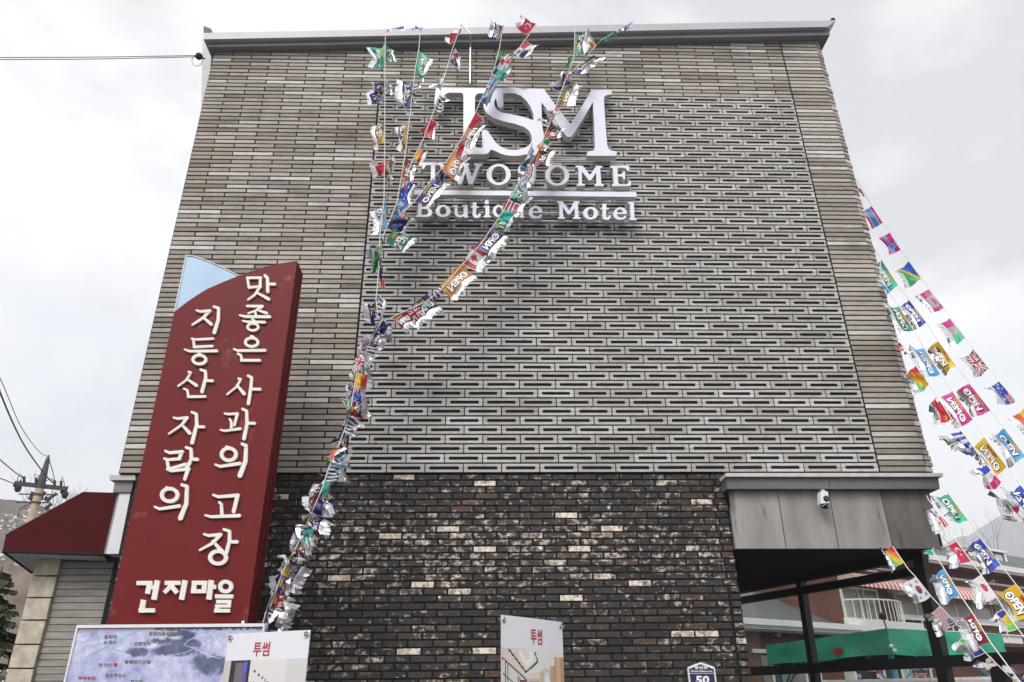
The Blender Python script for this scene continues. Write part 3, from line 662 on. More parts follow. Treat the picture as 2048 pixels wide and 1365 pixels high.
syllable(F2, [(836,416,862,428,968,412,11,18),(982,297,1010,306,1006,400,974,478,15,24),(898,310,914,318,10,16)], [(916,352,53,44,21)])
syllable(F2, [(1164,188,1190,198,1296,182,11,18),(1308,76,1330,86,1326,170,1296,247,15,24),(1222,90,1240,98,10,16)], [(1236,132,49,42,20)])
syllable(F2, [(1153,352,1178,362,1286,354,12,18),(1284,354,1262,442,20,18),(1185,392,1196,402,1199,462,12,17),(1110,462,1140,470,1293,464,11,18)])
syllable(F2, [(1103,564,1126,572,1192,566,12,17),(1190,567,1150,612,1080,650,19,11),(1150,602,1198,656,14,20),(1210,538,1240,548,1240,600,1224,662,14,19),(1238,605,1280,606,16,18)], [(1178,690,54,44,22)])
syllable(G2, [(368,272,552,272,50,50),(522,268,494,398,58,56),(515,324,600,324,46,46),(612,240,570,468,62,62),(450,468,420,617,62,60),(392,592,582,592,50,50)], square=True)
syllable(G2, [(698,270,882,270,50,48),(800,275,692,385,54,48),(772,305,842,388,54,52),(936,240,893,468,62,62)], square=True)
syllable(G2, [(1044,246,1034,392,56,56),(1014,269,1196,269,48,48),(1166,246,1153,390,56,56),(1004,368,1182,368,48,48),(1243,238,1213,466,62,62),(1240,318,1297,318,50,50)], square=True)
syllable(G2, [(1286,428,1498,428,46,46),(1300,489,1476,489,42,42),(1453,489,1447,545,42,42),(1287,541,1468,541,36,36),(1318,541,1305,595,48,48),(1276,595,1461,595,44,44)], [(1410,313,89,80,48)], square=True)
mb = MB()
for x in (-2.6, -1.9): mb.box((x-.06, YG+.06, 0), (x+.06, YG+.2, .8))
mb.build('post', M['steel'], pyl)
# ================================================================== annex on the left
ann = thing('side_building', 'low side building with stone pillar, grey plank wall and dark red awning', 'building')
YA = 8.05
aw = MB()
awn = [(5,1102),(12,1069),(166,984),(238,986),(238,990),(209,1108)]
YAW = 7.7
gb = Vector((-math.sin(math.radians(19)), math.cos(math.radians(19)), 0))
pf = [atY(*p, YAW) for p in awn]
aw.prism(pf, gb*1.45)
aw.m = [0]*len(aw.f)
awo = aw.build('awning', M['awn'], ann)
ub = MB(); u0, u1 = pf[0]+Vector((.03,.02,-.004)), pf[-1]+Vector((-.02,.02,-.004))
ub.hexa([u0, u1, u1+Vector((0,0,-.012)), u0+Vector((0,0,-.012))], [u0+gb*1.4, u1+gb*1.4, u1+gb*1.4+Vector((0,0,-.012)), u0+gb*1.4+Vector((0,0,-.012))])
ub.build('awning_lining', M['white'], awo)
rb = MB(); a = pf[0]+Vector((.012,0,-.008)); rb.tube([pf[-1]+Vector((-.02,0,-.01)), a, a+gb*1.45], .016, 6); rb.build('awning_rim', M['black'], awo)
def quadbox(mb, px, Y, t):
    q = [atY(*p, Y) for p in px]; mb.hexa(q, [p + Vector((0, t, 0)) for p in q])
def lx(y, x0, y0): return x0 + (x0-990)/(y0+2365)*(y-y0)        # keeps a px edge vertical in the world
sb = MB(); quadbox(sb, [(lx(1500,80,1111),1500),(238,1500),(238,1112),(80,1112)], YA+.02, 1.4); core = sb.build('side_wall', mat('grey_joint', (.16,.15,.14), .95), ann)
ys = [1111, 1152.5, 1196, 1241, 1289.5, 1337.5, 1388, 1440]
for i in range(len(ys)-1):
    t, b_ = ys[i]+1.2, ys[i+1]-1.2; mb = MB()
    L0, R0 = (76.5,1111), (125.5,1111)
    r = random.Random(i); j = lambda: r.uniform(-.8,.8)
    q = [atY(x, y, YA-.05) for x, y in ((lx(b_,*L0)+j(), b_), (lx(b_,*R0)+j(), b_), (lx(t,*R0)+j(), t), (lx(t,*L0)+j(), t))]
    c = sum(q, Vector())/4; f = [c+(p-c)*.965+Vector((0,-.012,0)) for p in q]
    mb.hexa(q, [p+Vector((0,.3,0)) for p in q]); mb.hexa(f, q)
    mb.build('stone', M['stone'], core)
y = 1124.5; i = 0
while y < 1430:
    h = [13.2,12.8,13.6,15,14,13,14.6,15.2,14.2,14.4,14.6,15.3][i % 12]; mb = MB()
    L0, R0 = (126.5,1111), (236,1111); r = random.Random(100+i); dy = r.uniform(0,.008)
    q = [atY(x, yy, YA-.012-dy) for x, yy in ((lx(y+h-1,*L0), y+h-1.0), (lx(y+h-1,*R0), y+h-1.0), (lx(y,*R0), y+.5), (lx(y,*L0), y+.5))]
    mb.hexa(q, [p+Vector((0,.1,0)) for p in q]); mb.build('plank', M['plank'], core); y += h; i += 1
# ================================================================== CCTV camera on the canopy
cc = thing('security_camera', 'small white security camera with dark lens hanging under the grey canopy edge', 'camera')
YV = 7.33
q = [atY(*p, YV) for p in ((1642,1007.5),(1659.5,1006.5),(1655.5,983.5),(1641.5,983.5))]
mb = MB(); mb.hexa(q, [p+Vector((-.006,.07,0)) for p in q]); mb.build('housing', M['white'], cc)
c0 = atY(1653,997.5,YV-.004); mb = MB(); mb.tube([c0, c0+Vector((0,.03,0))], [.032,.032], 16); mb.tube([c0+Vector((0,-.012,0)), c0], [.024,.032], 16); mb.build('lens', mat('lens_glass', (.01,.01,.014), .08, spec=.8), cc)
c1 = atY(1650,1012.5,YV+.03); mb = MB(); mb.ball(c1, .042, seg=14, rg=8, sc=(1,1,.75)); mb.build('lamp_dome', mat('dark_dome', (.012,.012,.012), .15), cc)
mb = MB()
for x in (1645.5, 1656): mb.ball(atY(x,1012.3,YV-.008), .009, seg=8, rg=5)
mb.build('infrared_lamp', mat('amber_lamp', (.35,.30,.12), .3), cc)
mb = MB(); p = atY(1648,983,YV+.05); mb.tube([p, p+Vector((0,.06,.02)), p+Vector((0,.16,.03))], .016, 8); mb.build('bracket', M['white'], cc)
# ================================================================== address plate on the dark wall
ad = thing('address_plate', 'navy house number plate reading Dongsan-ro 50 on the dark brick wall', 'sign')
YD = DD - .03
H2 = lambda x, y: (1240 + x/6.068, 1140 + y/6.068)
def plate(px, Y, t, name, m, parent):
    q = [atY(*p, Y) for p in px]; mb = MB(); mb.prism(q, Vector((0, t, 0))); return mb.build(name, m, parent)
M['navy'] = mat('navy_plate', (.022,.022,.07), .35)
plate(tr_(H2, [(845,1420),(1180,1420),(1152,1195),(1135,1175),(985,1124),(970,1124),(830,1180),(820,1200)]), YD, .02, 'white_rim', M['white'], ad)
plate(tr_(H2, [(865,1420),(1160,1420),(1137,1205),(975,1146),(838,1205)]), YD-.003, .003, 'plate', M['navy'], ad)
def text_on(fn3, txt, x0, x1, y0, y1, m, parent, name='lettering', bold=.0, res=2, mb=None):
    """lay a line of text into the px box x0..x1 (left, right), y0..y1 (bottom, top); fn3 gives the 3D point"""
    vs, fs, asp = glyphs(txt, bold, res)
    own = mb is None; mb = mb or MB()
    mb.add([fn3(x0+(x1-x0)*u, y0+(y1-y0)*v) for u, v in vs], fs)
    if own: return mb.build(name, m, parent)
tY = lambda x, y: atY(*H2(x, y), YD-.0045)
text_on(tY, '등산로', 905, 1065, 1208, 1165, M['inkw'], ad, bold=.03)
text_on(tY, 'Dongsan-ro', 862, 1120, 1248, 1218, M['inkw'], ad, bold=.03)
text_on(tY, '50', 920, 1085, 1385, 1285, M['inkw'], ad, bold=.04)
mb = MB(); q = [tY(*p) for p in ((842,1262),(1142,1258),(1142,1253),(841,1257))]; mb.poly(q); mb.build('rule_line', M['inkw'], ad)
# ================================================================== printed surfaces: a grid coloured by a function of (u, v), v downwards
def sheet(fn3, nu, nv, colf, m, parent, name, back=None):
    mb = MB(); mb.c = []
    for j in range(nv+1):
        for i in range(nu+1): mb.v.append(tuple(fn3(i/nu, j/nv)))
    for j in range(nv):
        for i in range(nu):
            a = j*(nu+1)+i; mb.f.append((a, a+nu+1, a+nu+2, a+1)); mb.m.append(0); mb.c.append(colf((i+.5)/nu, (j+.5)/nv))
    return mb.build(name, m, parent)
def lerp(a, b, t): return tuple(x+(y-x)*t for x, y in zip(a, b))
def inpoly(x, y, P):
    c = False; n = len(P)
    for i in range(n):
        (x0,y0),(x1,y1) = P[i], P[i-1]
        if (y0 > y) != (y1 > y) and x < (x1-x0)*(y-y0)/(y1-y0)+x0: c = not c
    return c
def segd(x, y, a, b):
    dx, dy = b[0]-a[0], b[1]-a[1]; t = max(0, min(1, ((x-a[0])*dx+(y-a[1])*dy)/(dx*dx+dy*dy+1e-9)))
    return math.hypot(x-a[0]-t*dx, y-a[1]-t*dy)
# ================================================================== village map board
mp_ = thing('map_board', 'framed aerial map board with Korean place names in front of the red pylon', 'sign')
YM = 5.6
mt = lambda p, off=0.0: atY(p[0], p[1], YM+off)
TLm, TRm = (155,1250.5), (531,1247.5)
a, b_ = mt(TLm), mt(TRm); HM = .95
def mpt(u, v, off=0.0): return a.lerp(b_, u) + Vector((0, off, -v*HM))
fb = MB()
fw = .012
for lo, hi in (((0,0),(1,.022)), ((0,.978),(1,1)), ((0,.022),(.009,.978)), ((.991,.022),(1,.978))):
    q = [mpt(lo[0],hi[1],-.012), mpt(hi[0],hi[1],-.012), mpt(hi[0],lo[1],-.012), mpt(lo[0],lo[1],-.012)]; fb.hexa(q, [p+Vector((0,.045,0)) for p in q])
fb.build('frame', M['white'], mp_)
def nz_(x, y, s, o=0): return mnoise.fractal(Vector((x*s+o, y*s, o*1.7)), .9, 2.0, 5)
def mapcol(u, v):
    x, y = u*1.43, v*.95
    # px coordinates of the photograph crop: X 120..560 -> 2048 px
    X = 160+u*1740; Y = 100+v*2300
    n = nz_(x, y, 3.2, 3); n2_ = nz_(x, y, 14, 9); n3 = nz_(x, y, 40, 5)
    c = (.44+.14*n2_+.14*n, .46+.14*n2_+.14*n, .68+.10*n2_+.08*n)
    dk = 0
    for cx, cy, rx, ry in ((1260,380,90,70),(1080,480,230,110),(760,500,120,80),(1130,230,120,70),(1120,360,70,80),(930,320,120,70),(1480,700,200,160)):
        d_ = ((X-cx)/rx)**2+((Y-cy)/ry)**2 + .9*n + .5*n2_
        dk = max(dk, min(1, max(0, (1.25-d_)*1.4)))
    c = lerp(c, (.085+.05*n2_, .10+.05*n2_, .19+.05*n2_), dk*.93)
    if Y < 160 and X > 880: c = lerp(c, (.08,.065,.09), min(1, max(0, (165-Y)/40 + n3*1.2)))
    if Y < 190 and X <= 880: c = lerp(c, (.42,.36,.47), min(1, max(0, (190-Y)/70)))
    for P_, w_, col in (([(760,110),(560,310),(330,540),(200,700)],22,(.40,.44,.66)), ([(745,130),(540,340),(300,570)],7,(.16,.22,.38)), ([(100,440),(330,330),(520,310)],12,(.60,.66,.86)), ([(520,480),(620,520),(700,560)],9,(.75,.76,.90)),
        ([(1420,215),(1300,240),(1200,330),(1180,400),(1250,430),(1340,420),(1400,320),(1440,230),(1480,360),(1530,420)],6,(.78,.78,.90)), ([(960,620),(1060,560),(1200,520),(1280,450),(1340,500),(1440,580),(1540,620)],7,(.80,.80,.92)), ([(1340,520),(1400,540),(1420,600),(1500,570)],5,(.8,.8,.9)),
        ([(1050,190),(1035,290),(1010,390),(960,450)],9,(.14,.09,.07)), ([(360,130),(370,220)],3,(.62,.66,.85))):
        d_ = min(segd(X, Y, P_[i], P_[i+1]) for i in range(len(P_)-1))
        if d_ < w_*1.25: c = lerp(c, col, .62*min(1, (w_*1.25-d_)/(w_*.9)))
    for cx, cy, rx, ry, col in ((205,245,62,60,(.72,.76,.92)),(430,330,45,35,(.50,.66,.84)),(590,210,40,35,(.45,.60,.80)),(600,265,40,25,(.40,.55,.75)),(950,270,55,25,(.72,.72,.86)),(1090,270,60,22,(.66,.68,.84)),(580,440,45,25,(.55,.66,.84)),(880,390,40,30,(.66,.68,.86)),(775,200,30,18,(.42,.58,.74)),(330,400,50,25,(.42,.45,.68))):
        if abs(X-cx)+.3*(Y-cy) < rx and abs(Y-cy)-.2*(X-cx) < ry: c = lerp(c, col, .6+.4*n2_)
    return tuple(max(.01, min(.95, k*(1+.16*n3))) for k in c)
sheet(lambda u, v: mpt(.009+u*.982, .022+v*.956, 0), 230, 150, mapcol, M['paper'], mp_, 'aerial_print')
I2 = lambda x, y: (120 + x/4.655, 1230 + y/4.652)
tM = lambda x, y: mt(I2(x, y), -.003)
tMw = lambda x, y: mt(I2(x, y), -.002)
for txt, x0, x1, yb, yt in (('동량면',412,528,222,186),('소재지',402,522,272,236),('동량의용소방대',826,1098,192,156),('강변빌라',690,845,286,248),('현 위치',358,482,486,448),('발렌타인모텔',602,842,456,418),('동호주유소',420,614,582,545),('주차장',655,775,640,604)):
    text_on(tMw, txt, x0-2, x1+2, yb+2, yt-2, M['inkw'], mp_, 'lettering_outline', bold=.045)
    text_on(tM, txt, x0, x1, yb, yt, M['ink'], mp_, bold=.012)
text_on(tM, '부부농원', 168, 330, 606, 570, M['inkr'], mp_, bold=.012)
mb = MB(); mb.poly([tM(*p) for p in ell(516,464,18,18,20)][::-1]); mb.build('red_marker', mat('red_dot', (.55,.02,.02), .4), mp_)
mb = MB(); p = mt((484,1247)); mb.tube([p+Vector((0,.02,-.01)), p+Vector((0,.02,.018))], .010, 8); mb.build('hanging_lug', M['white'], mp_)
mb = MB()
for u in (.12, .88): c = mpt(u, 0, .03); mb.box((c.x-.03, c.y, 0), (c.x+.03, c.y+.06, c.z-.05))
mb.build('post', M['steel'], mp_)
mb = MB(); q = [mpt(.01,.99,.010), mpt(.99,.99,.010), mpt(.99,.01,.010), mpt(.01,.01,.010)]; mb.hexa(q, [p+Vector((0,.015,0)) for p in q]); mb.build('backing_panel', M['white'], mp_)
# ================================================================== two X-stand room banners
def banner(px_tl, px_tr, d_l, d_r, art, label, title, tbox, H=1.95):
    t = thing('banner_stand', label, 'banner', 'hotel room banners before the motel wall')
    A, B = atD(*px_tl, d_l), atD(*px_tr, d_r); B.z = A.z = (A.z+B.z)/2
    W = (B-A).length; n_ = (B-A).normalized().cross(Vector((0,0,-1))); 
    if n_.dot(CAM-A) < 0: n_ = -n_
    H_ = A.z - .12
    def P3(u, v, off=0.0): return A.lerp(B, u) + Vector((0,0,-v*W)) + n_*(off + .012*math.sin(u*3.1))   # v in units of the width
    vm = H_/W
    rowc = []
    sheet(lambda u, v: P3(u, v*vm), 90, int(90*vm), lambda u, v: art(u, v*vm), M['paper'], t, 'printed_sheet')
    mb = MB()
    q = [P3(0,vm,-.003), P3(1,vm,-.003), P3(1,0,-.003), P3(0,0,-.003)]; mb.hexa(q, [p - n_*.002 for p in q]); mb.build('sheet_back', M['inkw'], t)
    text_on(lambda x, y: P3(x, y, .002), title, tbox[0], tbox[1], tbox[3], tbox[2], M['inkr'], t, bold=.012)
    for u, v in ((.035,.04),(.965,.04)):
        c = P3(u, v, .002); e1 = (B-A).normalized(); mb = MB()
        ring = [c + (e1*math.cos(th) + Vector((0,0,1))*math.sin(th))*.013 for th in [2*math.pi*i/12 for i in range(13)]]
        mb.tube(ring, .004, 5, cap=False); mb.ball(c, .008, seg=8, rg=4); mb.build('grommet', M['steel'], t)
    mb = MB(); hub = P3(.5, vm*.52, -.09)
    for u, v in ((.02,.02),(.98,.02)): mb.tube([hub, P3(u, v, -.012)], .006, 6); 
    for u in (.1, .9): c = P3(u, vm, -.35 if u < .5 else -.30); c.z = 0.02; mb.tube([hub, c], .008, 6)
    mb.build('stand_rod', M['steel'], t)
    mb = MB(); c = P3(.5, vm, .25); c.z = .02; mb.tube([hub, c], .008, 6); mb.build('front_foot', M['steel'], t)
    return t
def artL(u, v):
    hd = .25 + 0.0*u
    if v < hd: return (.74,.74,.80)
    v -= hd; c = lerp((.70,.67,.66), (.60,.57,.60), min(1, v*1.2))
    if u > .78: c = lerp(c, (.56,.55,.56), .6)
    if .09 < u < .34 and v < .42: c = (.02,.02,.022)
    if .15 < u < .31 and .02 < v < .37: c = lerp((.17,.13,.17), (.09,.08,.30), max(0, (u-.24)/.07) if u > .24 else 0)
    if .27 < u < .305 and .01 < v < .09: c = (.10,.12,.70)
    if u < .09: c = (.56,.52,.50)
    for cx, cy, r in ((.41,.10,.010),(.47,.13,.010),(.515,.155,.009),(.55,.175,.008),(.58,.19,.007)):
        if (u-cx)**2+(v-cy)**2 < r*r*1.6: c = (.02,.015,.015)
    if .345 < u < .43 and v > .19 and (abs(u-.35) < .006 or abs(u-.42) < .007 or abs(u-.375) < .006 or abs(v-.20) < .006): c = (.02,.02,.03)
    if .46 < u < .545 and .24 < v < .335: c = (.035,.035,.035)
    if ((u-.68)/.065)**2+((v-.255)/.035)**2 < 1+.8*nz_(u,v,40): c = (.10,.09,.09) if nz_(u,v,60,4) < .15 else c
    if .66 < u < .71 and .325 < v < .36: c = (.03,.03,.03)
    if .58 < u < .76 and .365 < v < .41: c = (.25,.03,.03)
    if .80 < u < .90 and .235 < v < .45: c = (.03,.026,.026)
    if .905 < u < .945 and .37 < v < .405: c = (.03,.03,.03)
    if v > .45: c = lerp((.40,.36,.33), (.22,.16,.12), min(1, (v-.45)))
    return c
def artR(u, v):
    if v < .27: return (.76,.76,.81)
    v -= .27
    c = (.74,.66,.60)
    if v < .16+.16*u and u < .4: c = lerp((.70,.58,.50), (.76,.72,.66), u*2)
    if u > .35 and v < .14+.1*(1-u): c = (.76,.73,.68)
    for P_, w_, col in (([(.10,.01),(.34,.19),(.53,.10),(.49,.03)],.009,(.03,.03,.03)),([(.01,.08),(.36,.26)],.007,(.05,.04,.03)),([(.26,.03),(.34,.12),(.44,.08),(.42,.03)],.02,(.86,.86,.84))):
        if min(segd(u,v,P_[i],P_[i+1]) for i in range(len(P_)-1)) < w_: c = col
    if .02 < u < .26 and v > .14 + (u-.02)*.62 - .05:
        c = (.66,.66,.62)
        for xx in (.045,.085,.225,.255):
            if abs(u-xx) < .006: c = (.02,.02,.02)
        if abs(v-(.22+(u-.05)*.55)) < .006: c = (.03,.03,.03)
    if .26 < u < .36 and v > .25 and v < .56: c = lerp((.20,.07,.06), (.60,.40,.34), max(0,(v-.30)*3))
    if .36 < u < .57 and .24 < v < .56:
        c = (.60,.50,.42)
        du, dv = abs(u-.47)-.065, abs(v-.38)-.105
        if abs(max(du,dv)) < .006: c = (.30,.24,.20)
        elif max(du,dv) < 0: c = (.66,.57,.48)
    if .57 < u < .62 and v > .17: c = (.58,.50,.33)
    if .62 < u < .74 and v > .15 and v < .55: c = (.62,.58,.57); 
    if ((u-.68)/.045)**2+((v-.33)/.14)**2 < 1: c = (.82,.82,.84)
    if .74 < u < .82 and v > .13: c = (.52,.36,.18)
    if u > .82 and v > .05: c = lerp((.42,.21,.10), (.68,.45,.28), abs(math.sin((u-.82)*22)))
    if .44 < u < .60 and .48 < v < .52: c = (.10,.08,.07)
    if .72 < u < .82 and .46 < v < .53: c = (.02,.02,.02)
    if .71 < u < .80 and .54 < v < .68 and nz_(u,v,18) > -.25: c = (.02,.022,.022)
    if v > .52 and not (.70 < u < .83 and v < .70) and u < .82 and u > .27: c = (.76,.73,.70)
    if .28 < u < .52 and .50 < v < .56: c = (.80,.76,.74)
    dome = ((u-.30)/.26)**2 + ((v-.80)/.24)**2
    if dome < 1: c = lerp((.05,.035,.04), (.52,.38,.38), max(0, 1-((u-.36)/.2)**2-((v-.62)/.08)**2))
    if v > .78 and dome >= 1: c = lerp((.55,.36,.22), (.30,.18,.10), min(1, v-.78))
    if .87 < u+.0 < .93 and v > .58 and v < .72: c = (.06,.05,.05)
    return c
banner((456.5,1276.5), (621.5,1252.5), 4.36, 4.02, artL, 'white room banner angled beside the map board, left of the pair', '투썸', (.36,.56,.085,.215))
banner((1003,1230.5), (1124,1244.5), 4.40, 4.92, artR, 'white room banner with wood-panelled bedroom picture, alone before dark brick', '투썸', (.42,.61,.09,.225))
# ================================================================== string of flags
WHT, RED, BLU, NAV, GRN, YEL, ORG, PNK, SKY, TEA, MAR, GLD, BLK = (.74,.74,.74), (.52,.014,.03), (.03,.10,.55), (.022,.02,.13), (.03,.40,.10), (.75,.50,.02), (.72,.22,.015), (.66,.02,.24), (.10,.38,.72), (.03,.42,.26), (.20,.012,.035), (.46,.25,.015), (.01,.01,.01)
def star(u, v, cx, cy, r, asp=1.5):
    x, y = (u-cx)*asp, v-cy; d = math.hypot(x, y)
    if d > r: return False
    a_ = math.atan2(x, -y) % (2*math.pi/5); a_ = abs(a_-math.pi/5)
    return d < r*(.42+.58*(a_/(math.pi/5))**1.2)
def uk(u, v):
    x, y = (u-.5)*1.5, v-.5
    if abs(x) < .08 or abs(y) < .08: return RED
    if abs(x) < .15 or abs(y) < .15: return WHT
    d1, d2 = abs(x*.5/.75-y), abs(x*.5/.75+y)
    if min(d1, d2) < .045: return RED
    if min(d1, d2) < .13: return WHT
    return NAV
def bord(f, w_=.05):
    def g_(u, v): return WHT if (u < w_*.6 or u > 1-w_*.6 or v > 1-w_) else f(u, v)
    return g_
def hz(*cs): return lambda u, v: cs[min(len(cs)-1, int(v*len(cs)))]
def vt(*cs): return lambda u, v: cs[min(len(cs)-1, int(u*len(cs)))]
def norway(u, v):
    if abs(u-.36) < .05 or abs(v-.5) < .075: return NAV
    if abs(u-.36) < .10 or abs(v-.5) < .15: return WHT
    return RED
def solomon(u, v):
    d = v-(1-u)
    if abs(d) < .09: return YEL
    if d < 0: return GRN if False else BLU
    return GRN
def canada(u, v):
    if u < .25 or u > .75: return RED
    x, y = abs(u-.5)*1.5, v-.5
    if x < .05 and -.05 < y < .34 and x < .022: return RED
    if abs(y) < .28 and x < .24*(1-abs(y+.02)/.30) + .05*math.sin(y*38): return RED
    return WHT
def turkey(u, v):
    if (math.hypot((u-.38)*1.5, v-.5) < .26) and math.hypot((u-.43)*1.5, v-.5) > .205: return WHT
    return WHT if star(u, v, .60, .5, .13) else (.60,.012,.07)
def korea(u, v):
    x, y = (u-.5)*1.5, v-.5; d = math.hypot(x, y)
    if d < .25:
        yy = y + .10*math.sin(x*12)
        return RED if yy < 0 else (.02,.05,.35)
    for sx in (-1, 1):
        for sy in (-1, 1):
            a_, b2 = x-sx*.46, y-sy*.28; t = (a_*sx*.83+b2*sy*.55); s2 = (-a_*sx*.55+b2*sy*.83)
            if abs(s2) < .11 and abs(t) < .10 and (abs(t) < .018 or abs(abs(t)-.065) < .020): return BLK
    return WHT
def usa(u, v):
    if u > .60 and v < .54: return WHT if (int(u*28)+int(v*18)) % 2 == 0 and (u*28) % 1 > .4 else (.05,.06,.30)
    return RED if int(v*13) % 2 == 0 else WHT
def japan(u, v): return (.60,.012,.12) if math.hypot((u-.5)*1.5, v-.5) < .30 else WHT
def vincent(u, v):
    if u < .27: return (.10,.58,.12)
    if u > .74: return (.02,.03,.25)
    for cx, cy in ((.44,.40),(.57,.40),(.505,.60)):
        if abs(u-cx)*1.5+abs(v-cy) < .12: return (.10,.58,.12)
    return (.74,.52,.02)
def panama(u, v):
    if u < .5 and v < .5: return (BLU if star(u,v,.25,.25,.14) else WHT)
    if u >= .5 and v >= .5: return (RED if star(u,v,.75,.75,.14) else WHT)
    return RED if u >= .5 else NAV
def panama2(u, v):
    if u < .5 and v < .5: return RED
    if u >= .5 and v >= .5: return NAV
    return (NAV if star(u,v,.75,.25,.14) else WHT) if u >= .5 else WHT
def czech(u, v):
    if v < abs(u-.5)*1.2+.0 and u < .5: return WHT
    if u < .42: return RED
    return NAV if abs(v-.5) < (u-.35)*.9 else WHT
def china(u, v): return YEL if star(u, v, .8, .45, .22) else (.62,.02,.05)
def aussie(u, v):
    if u < .45 and v < .5: return uk(u/.45, v/.5)
    for cx, cy, r in ((.70,.25,.09),(.80,.55,.09),(.62,.7,.09),(.25,.78,.12),(.9,.3,.06)):
        if star(u, v, cx, cy, r): return WHT
    return (.015,.05,.42)
def greece(u, v): return (.02,.09,.50) if int(u*7) % 2 == 0 else WHT
def safrica(u, v):
    if abs(v-.5) < .10: return GRN
    if abs(v-.5) < .17: return YEL
    return RED if v < .5 else NAV
def spain(u, v): return YEL if v < .45 else (.66,.08,.03)
def rwn(u, v): return (RED, WHT, NAV)[min(2, int(u*3))]
def india(u, v): return (ORG, WHT, GRN)[min(2, int((1-u)*3))]
def gwp(u, v): return ((.60,.02,.28), (.42,.40,.40), (.03,.50,.28))[min(2, int(u*3))]  # white band painted grey, backlit shade put into the print
def pnkcan(u, v):
    if u < .28 or u > .8: return (.60,.02,.26)
    return (.60,.02,.26) if abs(u-.54) < .16 and abs(v-.35) < .2-.6*abs(u-.54) else (.42,.39,.39)  # white field greyed in the print to look backlit
def thai(u, v):
    return (.62,.01,.20) if v < .17 or v > .85 else ((.44,.40,.40) if v < .32 or v > .68 else (.06,.22,.70))  # grey stripes are white ones with backlit shade in the colour
def norway2(u, v):
    if abs(u-.64) < .05 or abs(v-.6) < .075: return (.06,.25,.75)
    if abs(u-.64) < .10 or abs(v-.6) < .15: return (.44,.40,.42)  # white cross edging coloured grey as when backlit
    return (.58,.008,.26)
def rog(u, v): return ((.62,.02,.10), ORG, YEL, (.15,.55,.15))[min(3, int((u*.6+v*.4)*4))]
def bwr(u, v): return (.02,.07,.50) if u < .34 else (WHT if u < .6 else (.62,.012,.20))
def stripes(u, v): return WHT if int(u*9) % 2 == 0 else NAV
def sol(c): return lambda u, v: c
def opn(c, c2=None):
    c2 = c2 or tuple(min(.8, k*1.5+.04) for k in c)
    return lambda u, v: lerp(c, c2, max(0, min(1, (u-.5)*1.3+.3*math.sin(v*5))))
DES = {  # name: (colour function, text colour or None, short label)
 'og': (opn((.015,.22,.13)), 1, 'green flag printed OPEN'), 'ot': (opn((.03,.48,.30)), 1, 'turquoise flag printed GRAND OPEN'),
 'on': (opn((.028,.024,.15), (.07,.06,.28)), 1, 'navy flag printed OPEN'), 'ob': (opn((.02,.06,.48)), 1, 'blue flag printed GRAND OPEN'),
 'oy': (opn((.74,.46,.015), (.78,.56,.05)), 1, 'yellow flag printed OPEN'), 'od': (opn((.34,.19,.02), (.62,.36,.02)), 1, 'gold flag printed OPEN'),
 'oo': (opn((.70,.24,.03), (.72,.48,.12)), 1, 'orange flag printed OPEN'), 'or': (opn((.20,.010,.035), (.50,.02,.06)), 1, 'maroon flag printed OPEN'),
 'op': (opn((.62,.02,.26), (.70,.10,.36)), 1, 'pink flag printed GRAND OPEN'), 'os': (opn((.07,.34,.70), (.15,.48,.78)), 1, 'sky blue flag printed OPEN'),
 'uk': (uk, 0, 'flag with red and white crosses on navy'), 'no': (bord(norway), 0, 'red flag with navy and white cross'), 'so': (solomon, 0, 'blue and green flag with yellow diagonal'),
 'ca': (bord(canada), 0, 'red and white flag with maple leaf'), 'tu': (bord(turkey), 0, 'red flag with white crescent'), 'kr': (bord(korea), 0, 'white flag with red and blue disc'),
 'us': (bord(usa), 0, 'striped flag with blue starred corner'), 'jp': (bord(japan), 0, 'white flag with red disc'), 'sv': (bord(vincent), 0, 'green, yellow and navy flag with diamonds'),
 'pa': (bord(panama), 0, 'quartered red, white and blue flag with stars'), 'p2': (bord(panama2), 0, 'quartered red, white and navy flag'), 'cz': (bord(czech), 0, 'red and white flag with navy wedge'), 'cn': (bord(china), 0, 'red flag with yellow star'),
 'au': (bord(aussie), 0, 'blue flag with white stars'), 'gr': (greece, 0, 'blue and white striped flag'), 'za': (bord(safrica), 0, 'multicolour flag with green band'), 'es': (bord(spain), 0, 'yellow and red flag'),
 'rw': (bord(rwn), 0, 'red, white and navy banded flag'), 'in': (bord(india), 0, 'orange, white and green flag'), 'gw': (gwp, 0, 'pink, white and green banded flag, white in backlit grey'), 'pc': (pnkcan, 0, 'pink and white flag with leaf, white in backlit grey'),
 'th': (thai, 0, 'pink and blue striped flag'), 'n2': (norway2, 0, 'pink flag with blue cross'), 'rg': (rog, 0, 'red, orange and green flag'), 'bw': (bwr, 0, 'blue, white and pink flag'),
 'st': (stripes, 0, 'navy and white striped flag'), 're': (bord(sol((.50,.015,.03))), 0, 'plain red flag'), 'na': (bord(sol(NAV)), 0, 'plain navy flag'), 'te': (sol((.04,.45,.36)), 0, 'plain teal flag'), 'bl': (sol((.05,.40,.75)), 0, 'plain bright blue flag'), 'gn': (bord(sol((.02,.24,.06))), 0, 'plain green flag')}
